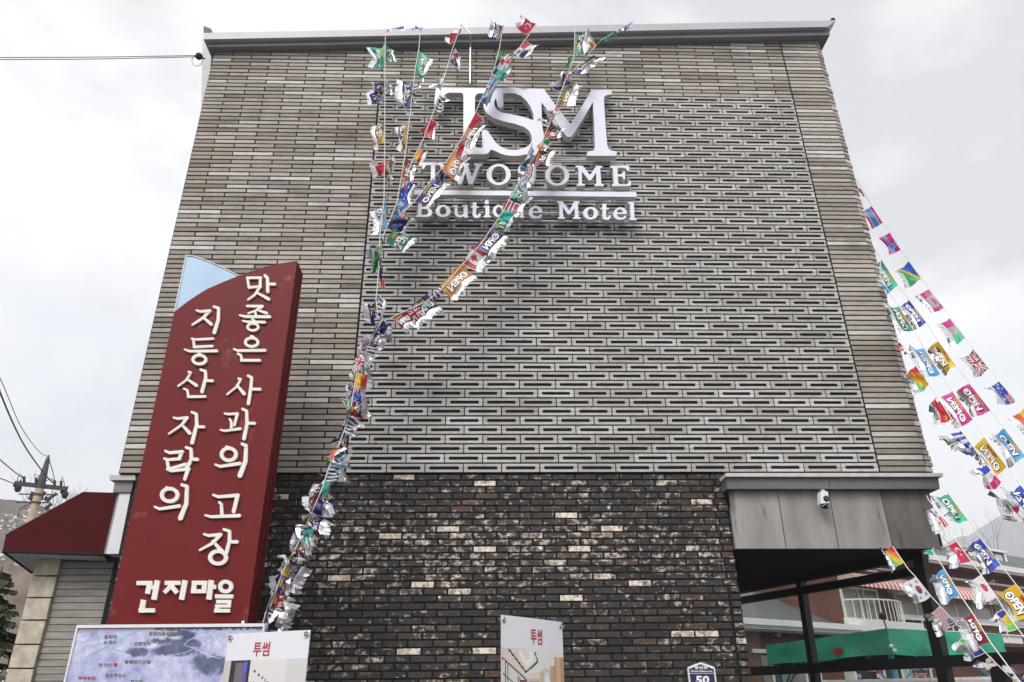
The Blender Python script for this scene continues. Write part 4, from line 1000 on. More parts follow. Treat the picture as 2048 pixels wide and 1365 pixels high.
def make_flag(parent, A, B, H, des, mirror=False, curl=.6, crumple=.0, fringe=1.0, seed=0, side=1, twist=0.0, kstrip=6):
    """A, B ends on the cord, H vector to the far edge"""
    r = random.Random(seed*131+7)
    U = B-A; nn = U.cross(H).normalized()
    mid = A + U*.5 + H*.5
    if nn.dot(CAM-mid) < 0: nn = -nn
    Hl = H.length; Hd = H.normalized(); Ul = U.length
    ph = r.uniform(0, 6.28); k1 = r.uniform(3, 6); amp = (.018+.035*crumple)
    sd = r.uniform(0, 50)
    def S(u, v, off=0.0):
        a_ = curl*v
        x = (math.sin(a_)/curl if abs(curl) > 1e-3 else v)*Hl; z = (1-math.cos(a_))/curl*Hl*side if abs(curl) > 1e-3 else 0
        wv = amp*math.sin(k1*u+ph+2*v)*v + crumple*.085*mnoise.noise(Vector((u*3+sd, v*2.4, sd)))*min(1, v*2.2)
        uu = u - twist*(u-.5)*v
        sag = -.012*math.sin(math.pi*u)
        return A + U*uu + Hd*(x + sag*v*2 + crumple*.05*mnoise.noise(Vector((u*2+sd*2, v*3, 4)))*v) + nn*(z+wv+off)
    cf, txt, lab = DES[des]
    nu, nv = (36, 26)
    if mirror: cfn = lambda u, v: cf(1-u, v)
    else: cfn = cf
    fl_ = sheet(lambda u, v: S(u, v), nu, nv, cfn, M['print'], parent, 'flag'); fl_['label'] = lab
    fl_.data.polygons.foreach_set('use_smooth', [True]*len(fl_.data.polygons))
    if txt:
        def T(x, y, off):
            if mirror: x = 1-x
            return S(x, y, off)
        def put(t, x0, x1, yb, yt, m, off, bold, name):
            mb = MB(); vs, fs, _ = glyphs(t, bold, 2)
            mb.add([T(x0+(x1-x0)*a, yb+(yt-yb)*b, off) for a, b in vs], fs); mb.build(name, m, fl_)
        put('OPEN', .06, .88, .90, .36, M['ink'], .0030, .085, 'letter_outline')
        put('OPEN', .085, .855, .875, .385, M['inkw'], .0050, .035, 'lettering')
        if des in ('ot','ob','op','os','og','oy','on','or'):
            put('GRAND', .36, .80, .29, .10, M['ink'], .0022, .07, 'letter_outline')
            put('GRAND', .37, .79, .28, .11, M['inky'] if des != 'oy' else M['inkr'], .0036, .03, 'lettering')
        mb = MB(); mb.add([T(.085+.105+.085*math.cos(t_), .63+.15*math.sin(t_), .0042) for t_ in [2*math.pi*i/14 for i in range(14)]], [tuple(range(14))]); mb.build('letter_disc', M['ink'], fl_)
        mb = MB(); mb.add([T(.19+(.060 if i % 2 == 0 else .026)*math.sin(2*math.pi*i/10), .63-(.105 if i % 2 == 0 else .045)*math.cos(2*math.pi*i/10), .0056) for i in range(10)], [tuple(range(10))]); mb.build('star', M['inkw'], fl_)
    if fringe > 0:
        mb = MB(); k = kstrip; FL = .060*fringe; NS = 5
        bend = r.uniform(-.5, 1.3)*(.35+crumple); s1, s2 = r.uniform(0, 6), r.uniform(1.5, 4)
        for i in range(k):
            u0, u1 = i/k, (i+1)/k
            L = FL*r.uniform(.93, 1.04); b1 = r.uniform(-.8, .8); sw = r.uniform(-.04, .04)
            e0, e1 = S(u0, 1), S(u1, 1); dA = (e0-S(u0, .9)).normalized(); dB = (e1-S(u1, .9)).normalized(); Un = U.normalized()
            prev = (e0, e1)
            for s_ in range(NS):
                t_ = (s_+.5)/NS; slit = max(0, t_-.45)
                a0 = bend*t_ + .5*math.sin(s1+s2*u0+4*t_) + b1*slit; a1 = bend*t_ + .5*math.sin(s1+s2*u1+4*t_) + b1*slit
                q0 = prev[0] + (dA*math.cos(a0) + nn*math.sin(a0)*side + Un*(sw*slit*2))*(L/NS) + Un*(Ul/k*.05*(slit > 0))
                q1 = prev[1] + (dB*math.cos(a1) + nn*math.sin(a1)*side + Un*(sw*slit*2))*(L/NS) - Un*(Ul/k*.05*(slit > 0))
                mb.add([prev[0], prev[1], q1, q0], [(0,1,2,3)]); prev = (q0, q1)
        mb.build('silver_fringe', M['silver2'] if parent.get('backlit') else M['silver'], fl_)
    return fl_
def bunting(label, path, dfun, flags, seed):
    t = thing('flag_bunting', label, 'bunting', 'strings of flags hung from the motel roof')
    if seed > 10: t['backlit'] = 1
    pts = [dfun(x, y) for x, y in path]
    if seed > 10:                          # tied to the side of the building or to the entrance canopy
        p = pts[0]
        if seed < 15: pts.insert(0, Vector((4.60-1.15*(p.y-7.87)/3.68, p.y+.1, p.z+.35)))
        else: pts.insert(0, {15: atY(1881,964,7.40), 16: atY(1853,991,7.48), 17: atY(1868,1096,7.48), 18: atY(1783,1094,7.485)}[seed])
    mb = MB(); mb.tube(pts, .0042 if seed > 10 else .0055, 5); mb.build('cord', M['string'], t)
    for i, f in enumerate(flags):
        (ax, ay, bx, by, hx, hy, des), kw = f[:7], (f[7] if len(f) > 7 else {})
        A, B = dfun(ax, ay), dfun(bx, by)
        m_ = ((ax+bx)/2, (ay+by)/2); k = dfun(*m_); k2 = ray(m_[0]+hx, m_[1]+hy); k2 = CAM + k2*((k-CAM).length/k2.length)
        H = k2-k
        H += (CAM-k).normalized()*kw.pop('near', R_.uniform(-.03, .05))
        make_flag(t, A, B, H, des, seed=seed*50+i, **kw)
    return t
def dl(x, y):                              # left cords: from the gutter edge down to in front of the dark wall
    Y = 7.20 - .55*max(0, min(1, (y-55)/1180)); return atY(x, y, Y)
def dl2(o): return lambda x, y: atY(x, y, 7.20 + o - .55*max(0, min(1, (y-55)/1180)))
C1, C2 = dict(crumple=.5, curl=1.0), dict(crumple=.9, curl=1.5)
def k_(**a): return dict(a)
bunting('leftmost flag string hanging straight down beside the letter sign', [(808,52),(771,62),(770,110),(769.5,300),(768,400),(760,470),(757,545),(752,600),(757,640)], dl, [
 (806,52,772,60,3.1,6.3,'bl',k_(fringe=.5,curl=.3)), (771,86,770,122,-17.2,25.2,'ot',k_(crumple=.7,curl=.9,mirror=True)), (770,90,770,120,14.0,14.7,'og',k_(mirror=True,crumple=.5,curl=1.0,fringe=.5)),
 (772,158,770,198,-18.7,27.3,'on',k_(crumple=.9,curl=1.2)), (772,160,770,185,9.4,10.5,'st',k_(crumple=.8)), (770,236,769,284,-13.3,16.8,'od',k_(crumple=.6,curl=.7)), (770,316,769,352,10.9,16.8,'or',k_(mirror=True,crumple=.8,curl=1.4)), (770,318,769,345,-14.0,16.8,'re',k_(crumple=.6,curl=.8,fringe=1.3)),
 (771,404,774,450,-15.6,21.0,'os',k_(crumple=.25,curl=.5,fringe=1.2)), (770,480,759,510,-15.6,12.6,'og',k_(crumple=.9,fringe=1.3)), (763,500,757,540,-15.6,10.5,'gn',k_(crumple=.8)), (757,515,758,560,7.0,3.2,'na',k_(crumple=.6,fringe=.4)), (765,556,762,575,7.8,8.4,'cn',k_(crumple=.3,fringe=.3)), (755,590,750,630,-12.5,16.8,'on',k_(crumple=.9,fringe=1.4)), (760,590,752,635,10.9,10.5,'st',k_(crumple=.9,fringe=1.2))], 1)
bunting('second flag string from the left, ending in sky blue OPEN flags', [(820,58),(841,56),(838,95),(830,142),(821,220),(812,300),(800,370),(794,405),(780,440),(765,475)], dl2(.02), [
 (822,60,841,57,6.2,-6.3,'bl',k_(crumple=.7,fringe=.3)), (838,97,831,140,13.3,25.2,'ot',k_(mirror=True,crumple=.6,curl=.6)), (827,160,822,212,-10.9,16.8,'on',k_(crumple=.9,curl=1.4,fringe=1.5)), (824,165,822,205,4.7,8.4,'st',k_(crumple=.8,curl=1.)), (819,240,812,285,-7.8,23.1,'od',k_(crumple=.7,curl=1.0)), (812,316,800,350,17.2,16.8,'or',k_(crumple=.3,curl=.6,fringe=1.2)), (806,358,797,398,18.7,16.8,'au',k_(crumple=.4,curl=.7)), (796,402,782,432,15.6,12.6,'os',k_(mirror=True,crumple=.7)), (790,430,772,455,31.2,18.9,'na',k_(crumple=.7,fringe=.4)), (790,455,772,482,31.2,31.5,'og',k_(mirror=True,crumple=.5,curl=.6,fringe=1.2))], 2)
bunting('third flag string from the left, with red and orange triangular flags', [(923,50),(907,92),(891,146),(878,195),(862,236),(848,276),(839,293),(826,320),(812,352)], dl2(-.02), [
 (922,54,908,84,-4.7,8.4,'re',k_(crumple=.7,curl=1.)), (910,97,900,125,9.4,14.7,'cz',k_(crumple=.3,curl=.5,fringe=.6)), (892,146,882,172,-7.8,10.5,'cz',k_(crumple=.7,fringe=1.4)), (879,188,868,214,14.0,18.9,'st',k_(crumple=.5,curl=1.2,fringe=.5)), (862,238,848,270,12.5,14.7,'cn',k_(crumple=.3,curl=1.0,fringe=.4)), (860,240,848,264,-6.2,8.4,'re',k_(crumple=.3,fringe=.0)), (839,293,827,318,10.9,16.8,'es',k_(crumple=.3,curl=1.0,fringe=.8))], 3)
bunting('flag string crossing the raised monogram beside its first letter', [(1007,48),(999,97),(985,150),(960,205),(950,228),(915,292),(880,342),(864,360),(829,404),(800,432)], dl, [
 (1008,52,1001,82,-22,-3,'on',k_(crumple=.3,fringe=1.5)), (997,102,984,138,12,14,'og',k_(mirror=True,crumple=.7)), (984,158,962,205,16,10,'os',k_(mirror=True,crumple=.8,curl=1.1,fringe=1.1)), (978,165,962,200,8,10,'gr',k_(crumple=.8)), (952,222,936,254,10,18,'cn',k_(crumple=.1,curl=.6,fringe=0.)), (942,246,917,290,22,12,'or',k_(mirror=True,crumple=.2,curl=.5,fringe=1.2)), (922,286,906,316,16,8,'re',k_(crumple=.6,fringe=1.4)), (910,300,884,344,26,22,'oo',k_(crumple=.3,curl=.8,mirror=True)), (884,338,874,352,12,14,'na',k_(crumple=.6,fringe=.7)), (864,358,830,404,26,12,'on',k_(crumple=.15,curl=.5,fringe=1.5,mirror=True)), (812,424,800,434,14,20,'za',k_(crumple=.5,fringe=.6))], 4)
bunting('short flag string slanting from the gutter with pink crescent flag on top', [(1074,46),(1055,74),(1030,108),(1012,122),(985,152)], dl2(-.03), [
 (1073,48,1056,70,-26,-8,'tu',k_(crumple=.2,fringe=1.3)), (1053,82,1026,106,20,18,'p2',k_(crumple=.25,curl=.7,fringe=1.0)), (1011,120,988,152,-6,-6,'rw',k_(crumple=.1,fringe=0.)), (1010,118,986,150,16,10,'rw',k_(crumple=.4,curl=.9,fringe=1.2)), (1000,130,986,155,20,14,'te',k_(crumple=.8))], 5)
bunting('short flag string from the right end of the gutter flags, navy OPEN flag below', [(1265,44),(1203,80),(1192,92),(1174,58),(1192,92),(1147,142)], dl2(-.02), [
 (1264,45,1250,53,6,-4,'bl',k_(fringe=.2)), (1255,50,1232,62,4,8,'st',k_(crumple=.9)), (1230,64,1206,80,4,4,'te',k_(crumple=.9,fringe=.6)), (1174,60,1190,92,-10,10,'in',k_(crumple=.7,fringe=1.5)), (1148,141,1188,110,10,9,'on',k_(mirror=True,crumple=.15,curl=.5,fringe=1.5))], 6)
P6 = [(1150,58),(1148,115),(1136,150),(1118,195),(1098,250),(1082,290),(1056,335),(1030,380),(1005,425),(985,455),(960,490),(925,530),(880,582),(850,605),(805,625),(768,643),(750,665),(735,695),(718,735),(708,775),(704,810),(695,845),(676,895),(660,930),(645,975),(628,1015),(614,1050),(597,1085),(583,1112),(565,1140),(548,1185),(533,1220),(522,1262)]
long_flags = [
 (1149,68,1147,110,22,8,'og',k_(crumple=.5,curl=.8,fringe=1.4)), (1148,112,1136,140,-10,4,'gn',k_(crumple=.4,fringe=.0)), (1142,138,1126,172,16,6,'on',k_(mirror=True,crumple=.9,curl=1.4)), (1134,146,1120,182,-12,8,'na',k_(crumple=.9,curl=1.4)), (1140,160,1118,208,13,9,'od',k_(crumple=.15,curl=.5,fringe=1.6)),
 (1117,202,1108,222,10,3,'uk',k_(crumple=.6,fringe=.8)), (1108,220,1098,252,-6,6,'st',k_(crumple=.9,fringe=1.9)), (1103,225,1096,255,10,4,'oo',k_(mirror=True,crumple=.9,fringe=1.8)), (1098,252,1087,274,26,12,'or',k_(crumple=.3,fringe=1.4)), (1090,274,1072,296,14,14,'in',k_(crumple=.5,fringe=.3)), (1082,292,1064,326,24,14,'or',k_(crumple=.35,curl=.7,fringe=1.7)), (1070,300,1050,340,-14,2,'os',k_(crumple=.7,curl=1.)),
 (1058,331,1040,362,24,8,'uk',k_(crumple=.5,curl=1.0,fringe=1.2)), (1040,358,1028,378,26,4,'os',k_(mirror=True,crumple=.3,fringe=1.3)), (1034,366,1020,394,24,12,'ot',k_(mirror=True,crumple=.4,fringe=1.3)), (1025,383,1003,420,29,14,'no',k_(crumple=.12,curl=.35,fringe=1.2)), (1006,418,994,440,26,14,'te',k_(crumple=.5,fringe=1.)), (999,430,984,454,24,14,'og',k_(crumple=.4,fringe=1.2)), (982,455,949,494,26,20,'on',k_(crumple=.12,curl=.3,fringe=1.7)),
 (950,490,924,526,26,20,'ca',k_(crumple=.15,curl=.4,fringe=1.5)), (922,528,878,574,24,24,'oo',k_(crumple=.12,curl=.35,fringe=1.5)), (884,570,860,592,8,16,'st',k_(crumple=.7,fringe=.5)), (854,588,826,610,20,28,'on',k_(crumple=.2,curl=.5,fringe=1.7)), (832,604,808,624,20,30,'uk',k_(crumple=.1,curl=.3,fringe=1.2)), (810,620,786,638,18,22,'or',k_(crumple=.12,curl=.3,fringe=1.6))]
bunting('longest flag string running down across the lettering to the red pylon foot', P6, dl2(-.05), long_flags, 7)
# the tangled lower bunch of the tied-up ends
PT = [(765,640),(748,668),(733,700),(716,738),(708,775),(703,812),(693,850),(674,898),(658,935),(644,978),(627,1018),(612,1052),(596,1088),(582,1114),(566,1142),(550,1188),(538,1222),(534,1266)]
def along(t):
    i = min(len(PT)-2, int(t*(len(PT)-1))); f = t*(len(PT)-1)-i
    return (PT[i][0]+(PT[i+1][0]-PT[i][0])*f, PT[i][1]+(PT[i+1][1]-PT[i][1])*f)
bunch = []; rb_ = random.Random(21)
seq = ['na','st','on','uk','st','on','za','or','es','on','au','ot','or','og','st','na','on','es','os','gn','st','on','te','or','na','od','on','st','te','os','or','od','on','og','od','na','on','on','or','st','or','rw']
for i, dsg in enumerate(seq):
    t0 = i/len(seq)*.97; a_ = along(t0); b2 = along(min(1, t0+.047))
    sg = 1 if i % 2 == 0 else -1
    w0 = 20 + 6*t0
    hx, hy = (rb_.uniform(.7,1.3)*w0*sg, rb_.uniform(.2,.9)*w0)
    if sg < 0: hx *= .35
    bunch.append((a_[0],a_[1],b2[0],b2[1],hx,hy,dsg,k_(crumple=rb_.uniform(.3,.8),curl=rb_.uniform(.4,1.3),kstrip=rb_.choice((3,4,5)),fringe=rb_.uniform(1.2,2.2)*(1 if sg > 0 else .6),mirror=rb_.random()<.5)))
bunch += [(716,702,702,738,24,14,'uk',k_(crumple=.3,curl=.5,fringe=1.4)), (732,705,736,755,6,4,'za',k_(crumple=.4,fringe=1.)), (709,770,702,800,12,18,'na',k_(crumple=.3,fringe=.8)), (640,985,662,1000,8,26,'on',k_(mirror=True,crumple=.6,fringe=2.)), (612,1050,600,1090,18,20,'od',k_(mirror=True,crumple=.3,fringe=.9)), (582,1130,560,1180,22,6,'on',k_(mirror=True,crumple=.15,curl=.4,fringe=2.0)), (560,1195,530,1240,22,14,'or',k_(mirror=True,crumple=.3,fringe=2.2)), (556,1205,540,1262,18,2,'rw',k_(crumple=.3,fringe=2.2))]
bunting('tangled bunch of silver fringed flags tied beside the red pylon', PT, dl2(-.09), bunch, 8)
# strings on the right, running from the back of the roof towards the viewer
def dr(d0, k): return lambda x, y: atD(x, y, d0 - (y-400)*k)
bunting('outermost right flag string with pink cross flag against the sky', [(1714,360),(1745,415),(1780,466),(1818,523),(1870,592),(1930,676),(1998,763),(2034,803),(2090,868)], dr(11.3,.0052), [
 (1720,376,1730,392,-6,6,'re',k_(fringe=0.)), (1743,413,1765,446,-21,14,'th',k_(curl=.3,fringe=0.)), (1779,466,1801,500,-20,13,'n2',k_(curl=.3,fringe=0.)), (1817,523,1842,557,-18,22,'so',k_(curl=.8,crumple=.2)), (1857,579,1887,616,-18,14,'pc',k_(curl=.6,crumple=.1,fringe=1.4)), (1899,637,1930,676,-16,16,'gw',k_(curl=.7,crumple=.1,fringe=1.4)), (1946,699,1977,738,-16,22,'uk',k_(curl=.9,crumple=.3)), (1997,762,2032,804,-16,16,'au',k_(curl=.9,crumple=.1,fringe=1.6,mirror=True)), (2046,818,2085,862,-18,22,'es',k_(curl=.6))], 11)
bunting('second right flag string with turquoise, gold and pink OPEN flags', [(1735,478),(1763,520),(1800,577),(1818,600),(1853,646),(1876,682),(1940,768),(2008,856),(2060,925)], dr(10.9,.0050), [
 (1763,520,1796,571,-17,15,'ot',k_(curl=.2,fringe=0.)), (1818,600,1853,645,-14,12,'ob',k_(curl=.5,crumple=.2,fringe=1.3)), (1876,683,1912,733,-20,14,'oy',k_(curl=.5,crumple=.4,fringe=1.)), (1940,768,1980,821,-22,14,'op',k_(curl=.4,crumple=.3,fringe=1.4)), (2008,857,2052,914,-20,16,'os',k_(curl=.4,crumple=.3,fringe=1.3))], 12)
bunting('third right flag string with mirrored pink and yellow OPEN flags', [(1760,556),(1797,611),(1828,662),(1848,696),(1882,750),(1905,783),(1947,841),(1968,874),(2014,934),(2042,971),(2090,1030)], dr(10.5,.0048), [
 (1768,568,1781,583,-7,8,'bl',k_(fringe=0.)), (1798,613,1829,661,-24,6,'og',k_(curl=.5,crumple=.3,fringe=1.2,mirror=True)), (1848,696,1882,749,-24,8,'os',k_(curl=.5,crumple=.3,fringe=1.2,mirror=True)), (1905,783,1946,839,-22,15,'op',k_(curl=.15,fringe=1.3,mirror=True)), (1968,875,2013,933,-18,22,'oy',k_(curl=.3,fringe=1.4,mirror=True)), (2041,970,2085,1028,-24,18,'ob',k_(curl=.6,crumple=.4,fringe=1.3,mirror=True))], 13)
bunting('right flag string nearest the wall edge with striped and red flags', [(1795,672),(1831,731),(1858,769),(1874,793),(1903,838),(1930,872),(1972,929),(2003,964),(2025,992),(2060,1040)], dr(10.4,.0046), [
 (1799,685,1806,694,-6,6,'cn',k_(fringe=0.)), (1805,696,1815,708,-8,6,'rw',k_(fringe=0.)), (1831,732,1857,768,-14,20,'rg',k_(curl=.5,crumple=.3,fringe=1.2)), (1874,794,1903,838,-14,16,'cn',k_(curl=.6,crumple=.3,fringe=1.5)), (1922,862,1949,899,-16,12,'gr',k_(curl=.5,crumple=.5,fringe=2.)), (1972,929,2003,964,-16,18,'bw',k_(curl=.5,crumple=.4,fringe=1.5)), (2025,990,2052,1030,-12,22,'jp',k_(curl=.9,crumple=.5,fringe=2.))], 14)
bunting('right flag string passing the canopy corner with blue GRAND OPEN flag', [(1884,970),(1897,988),(1936,1041),(1961,1077),(2003,1132),(2031,1168),(2090,1245)], dr(10.6,.0042), [
 (1897,988,1935,1040,-22,14,'ot',k_(curl=.4,crumple=.3,fringe=1.2)), (1961,1077,2002,1131,-24,14,'ob',k_(curl=.35,crumple=.25,fringe=1.4)), (2031,1168,2076,1226,-36,22,'oy',k_(curl=.2,fringe=1.8))], 15)
bunting('right flag string with crescent, red disc and yellow diamond flags', [(1856,998),(1876,1025),(1912,1082),(1944,1125),(1961,1149),(1994,1196),(2007,1218),(2036,1258),(2070,1305)], dr(11.0,.0050), [
 (1868,1014,1898,1052,-16,12,'pa',k_(curl=.5,crumple=.2,fringe=1.3)), (1912,1083,1944,1124,-20,10,'tu',k_(curl=.5,fringe=1.6)), (1961,1150,1993,1196,-20,12,'jp',k_(curl=.35,fringe=1.6)), (2007,1218,2036,1257,-14,16,'sv',k_(curl=.5,fringe=1.4,mirror=True))], 16)
bunting('right flag string with sky blue and maroon OPEN flags before the house', [(1864,1101),(1887,1136),(1920,1190),(1944,1225),(1980,1284),(2040,1365),(2060,1395)], dr(10.4,.0046), [
 (1862,1100,1868,1110,-14,4,'te',k_(fringe=.4)), (1887,1137,1920,1190,-18,14,'os',k_(curl=.4,crumple=.1,fringe=1.4,mirror=True)), (1944,1226,1980,1285,-18,12,'or',k_(curl=.35,crumple=.1,fringe=1.4,mirror=True))], 17)
bunting('lowest right flag string with white disc flag and striped starred flag', [(1786,1094),(1816,1138),(1831,1154),(1862,1193),(1880,1212),(1915,1251),(1935,1268),(1971,1306),(1995,1330),(2060,1392)], dr(11.6,.0052), [
 (1783,1092,1808,1126,-18,14,'rg',k_(curl=.4,crumple=.2,fringe=.8)), (1831,1154,1862,1192,-20,18,'kr',k_(curl=.3,fringe=1.0)), (1880,1212,1914,1250,-20,14,'us',k_(curl=.15,fringe=1.5)), (1935,1267,1971,1305,-18,16,'sv',k_(curl=.15,fringe=1.6)), (1980,1312,1996,1330,-14,16,'jp',k_(curl=.5,crumple=.2,fringe=1.2)), (2034,1352,2060,1380,-10,-20,'au',k_(curl=.3,fringe=.8))], 18)
# ================================================================== red brick house behind the glass, right
def house_brick(name, u):
    m = bpy.data.materials.new(name); m.use_nodes = True; nt = m.node_tree; b = nt.nodes['Principled BSDF']
    g_ = nt.nodes.new('ShaderNodeNewGeometry'); d1 = nt.nodes.new('ShaderNodeVectorMath'); d1.operation = 'DOT_PRODUCT'; d1.inputs[1].default_value = u
    nt.links.new(g_.outputs['Position'], d1.inputs[0]); s_ = nt.nodes.new('ShaderNodeSeparateXYZ'); nt.links.new(g_.outputs['Position'], s_.inputs[0])
    c_ = nt.nodes.new('ShaderNodeCombineXYZ'); nt.links.new(d1.outputs['Value'], c_.inputs[0]); nt.links.new(s_.outputs[2], c_.inputs[1])
    t = nt.nodes.new('ShaderNodeTexBrick'); nt.links.new(c_.outputs[0], t.inputs['Vector']); t.inputs['Scale'].default_value = 1
    t.inputs['Brick Width'].default_value = .21; t.inputs['Row Height'].default_value = .068; t.inputs['Mortar Size'].default_value = .008
    t.inputs['Color1'].default_value = (.20,.068,.045,1); t.inputs['Color2'].default_value = (.145,.05,.036,1); t.inputs['Mortar'].default_value = (.11,.07,.055,1)
    nz = nt.nodes.new('ShaderNodeTexNoise'); nz.inputs['Scale'].default_value = 1.2; nz.inputs['Detail'].default_value = 5; nt.links.new(c_.outputs[0], nz.inputs['Vector'])
    r = nt.nodes.new('ShaderNodeValToRGB'); nt.links.new(nz.outputs[0], r.inputs[0]); r.color_ramp.elements[0].position = .35; r.color_ramp.elements[0].color = (.72,.7,.7,1); r.color_ramp.elements[1].position = .6
    mx_ = nt.nodes.new('ShaderNodeMix'); mx_.data_type = 'RGBA'; mx_.blend_type = 'MULTIPLY'; mx_.inputs[0].default_value = 1; nt.links.new(t.outputs[0], mx_.inputs[6]); nt.links.new(r.outputs[0], mx_.inputs[7])
    nt.links.new(mx_.outputs[2], b.inputs['Base Color']); b.inputs['Roughness'].default_value = .85
    return m
r_ = ray(1690,1265); k_0 = 24/math.hypot(r_.x, r_.y)
C0 = Vector((r_.x*k_0, r_.y*k_0, 0))
PA = Plane(C0, 58); PB = Plane(C0, -32)
M['hb1'] = house_brick('red_brick_front', PA.u); M['hb2'] = house_brick('red_brick_side', PB.u)
M['shingle'] = mat('grey_shingles', (.115,.125,.12), .85, noise=5, stretch=(1,1,6), bump=.5, bscale=14, dark=.7)
M['eave'] = mat('white_gutter', (.78,.77,.76), .5, noise=3, dark=.93)
M['soff'] = mat('brown_soffit', (.085,.045,.03), .8)
M['wglass'] = mat('grey_window_glass', (.20,.20,.175), .12, noise=.8, spec=.7, dark=.6)
M['blind'] = mat('pale_blind', (.40,.385,.33), .5, noise=1.5, dark=.8)
hs = thing('brick_house', 'red brick house with striped awnings, dormers and white gutters behind the glass wall', 'building')
def ubox(mb, u0, u1, z0, z1, o0, o1, m=0):
    q = [PA.pt(u0,z0,o1), PA.pt(u1,z0,o1), PA.pt(u1,z1,o1), PA.pt(u0,z1,o1)]; mb.hexa(q, [p + PA.n*(o0-o1) for p in q], m)
def upart(name, m, *a, parent=None):
    mb = MB(); ubox(mb, *a); return mb.build(name, m, parent or hs)
EZ = 5.36
mb = MB(); ubox(mb, 0, 22, 0, EZ, -9, 0); mb.m = [0]*6; hw = mb.build('wall', [M['hb1'], M['hb2']], hs)
for p in hw.data.polygons:
    if abs(p.normal.dot(PA.u)) > .7: p.material_index = 1
bu = -9 + 0
# wing and its roof
mb = MB(); ubox(mb, -11, -.02, 0, 3.0, -9, -.02); mb.build('wing_wall', M['hb1'], hs)
tb_ = PB.at(1505,1180); tback = (tb_-C0).dot(PB.u); zback = tb_.z
sl = (zback-3.22)/(tback+.0)
mb = MB(); q = [PA.pt(-11.4,3.22-sl*.4,.4), PA.pt(-.01,3.22-sl*.4,.4), PA.pt(-.01,3.22+sl*8,-8), PA.pt(-11.4,3.22+sl*8,-8)]; mb.hexa(q, [p+Vector((0,0,-.10)) for p in q]); mb.build('wing_roof', M['shingle'], hs)
for i, (z0, z1, o) in enumerate(((3.09,3.235,.52),(3.045,3.085,.47),(3.0,3.04,.44),(2.955,2.995,.40))): upart('gutter', M['eave'], -11.4, .06, z0, z1, .05, o)
upart('wing_soffit', M['soff'], -11.3, -.03, 2.93, 2.95, -.01, .38)
# main roof
RZ = 2.55
mb = MB(); q = [PA.pt(-.35,EZ+.16,.55), PA.pt(22.4,EZ+.16,.55), PA.pt(22.4,EZ+.16+RZ*.72,-3.6), PA.pt(-.35,EZ+.16+RZ*.72,-3.6)]; mb.hexa(q, [p+Vector((0,0,-.14)) for p in q])
q2 = [PA.pt(-.35,EZ+.16+RZ*.72,-3.6), PA.pt(22.4,EZ+.16+RZ*.72,-3.6), PA.pt(22.4,EZ,-9.5), PA.pt(-.35,EZ,-9.5)]; mb.hexa(q2, [p+Vector((0,0,-.14)) for p in q2]); mb.build('roof', M['shingle'], hs)
upart('gutter', M['eave'], -.4, 22.4, EZ-.03, EZ+.15, .02, .62); upart('gutter', M['eave'], -.35, 22.4, EZ-.10, EZ-.035, .02, .56)
upart('soffit', M['soff'], -.3, 22.3, EZ-.13, EZ-.105, .0, .50); upart('wall_band', M['eave'], .4, 21, 4.93, 5.0, .0, .06); 
for px in ((1682,1740,1139,1144.5),): 
    u0, z1 = PA.uv(px[0], px[2], .1); u1, z0 = PA.uv(px[1], px[3], .1); upart('ledge', M['eave'], u0, u1, z0-.0, z1, 0, .35)
# dormers
for (xl, xr, yt, yb) in ((1846,1904,1083,1118),(1962,2003,1095,1131)):
    o = -.9; u0, zt = PA.uv(xl, yt, o); u1, _ = PA.uv(xr, yt, o); _, zb = PA.uv((xl+xr)/2, yb, o)
    d_ = node('dormer', hs)
    mb = MB(); ubox(mb, u0, u1, zb-.5, zt-.09, o-2.2, o); mb.build('dormer_cheek', M['shingle'], d_)
    mb = MB(); ubox(mb, u0-.08, u1+.08, zt-.10, zt, o-2.2, o+.10)
    ubox(mb, u0-.05, u0+.13, zb, zt-.1, o-.02, o+.06); ubox(mb, u1-.13, u1+.05, zb, zt-.1, o-.02, o+.06); ubox(mb, u0+.13, u1-.13, zb, zb+.06, o-.02, o+.06); mb.build('white_surround', M['eave'], d_)
    mb = MB(); um = (u0+u1)/2
    ubox(mb, u0+.13, u0+.19, zb+.06, zt-.1, o, o+.04); ubox(mb, u1-.19, u1-.13, zb+.06, zt-.1, o, o+.04); ubox(mb, um-.04, um+.04, zb+.06, zt-.16, o, o+.04); ubox(mb, u0+.13, u1-.13, zt-.16, zt-.1, o, o+.041); mb.build('window_frame', M['frame'], d_)
    mb = MB(); ubox(mb, u0+.19, u1-.19, zb+.06, zt-.16, o, o+.015); mb.build('window_pane', mat('pale_pane', (.55,.57,.56), .15, spec=.8), d_)
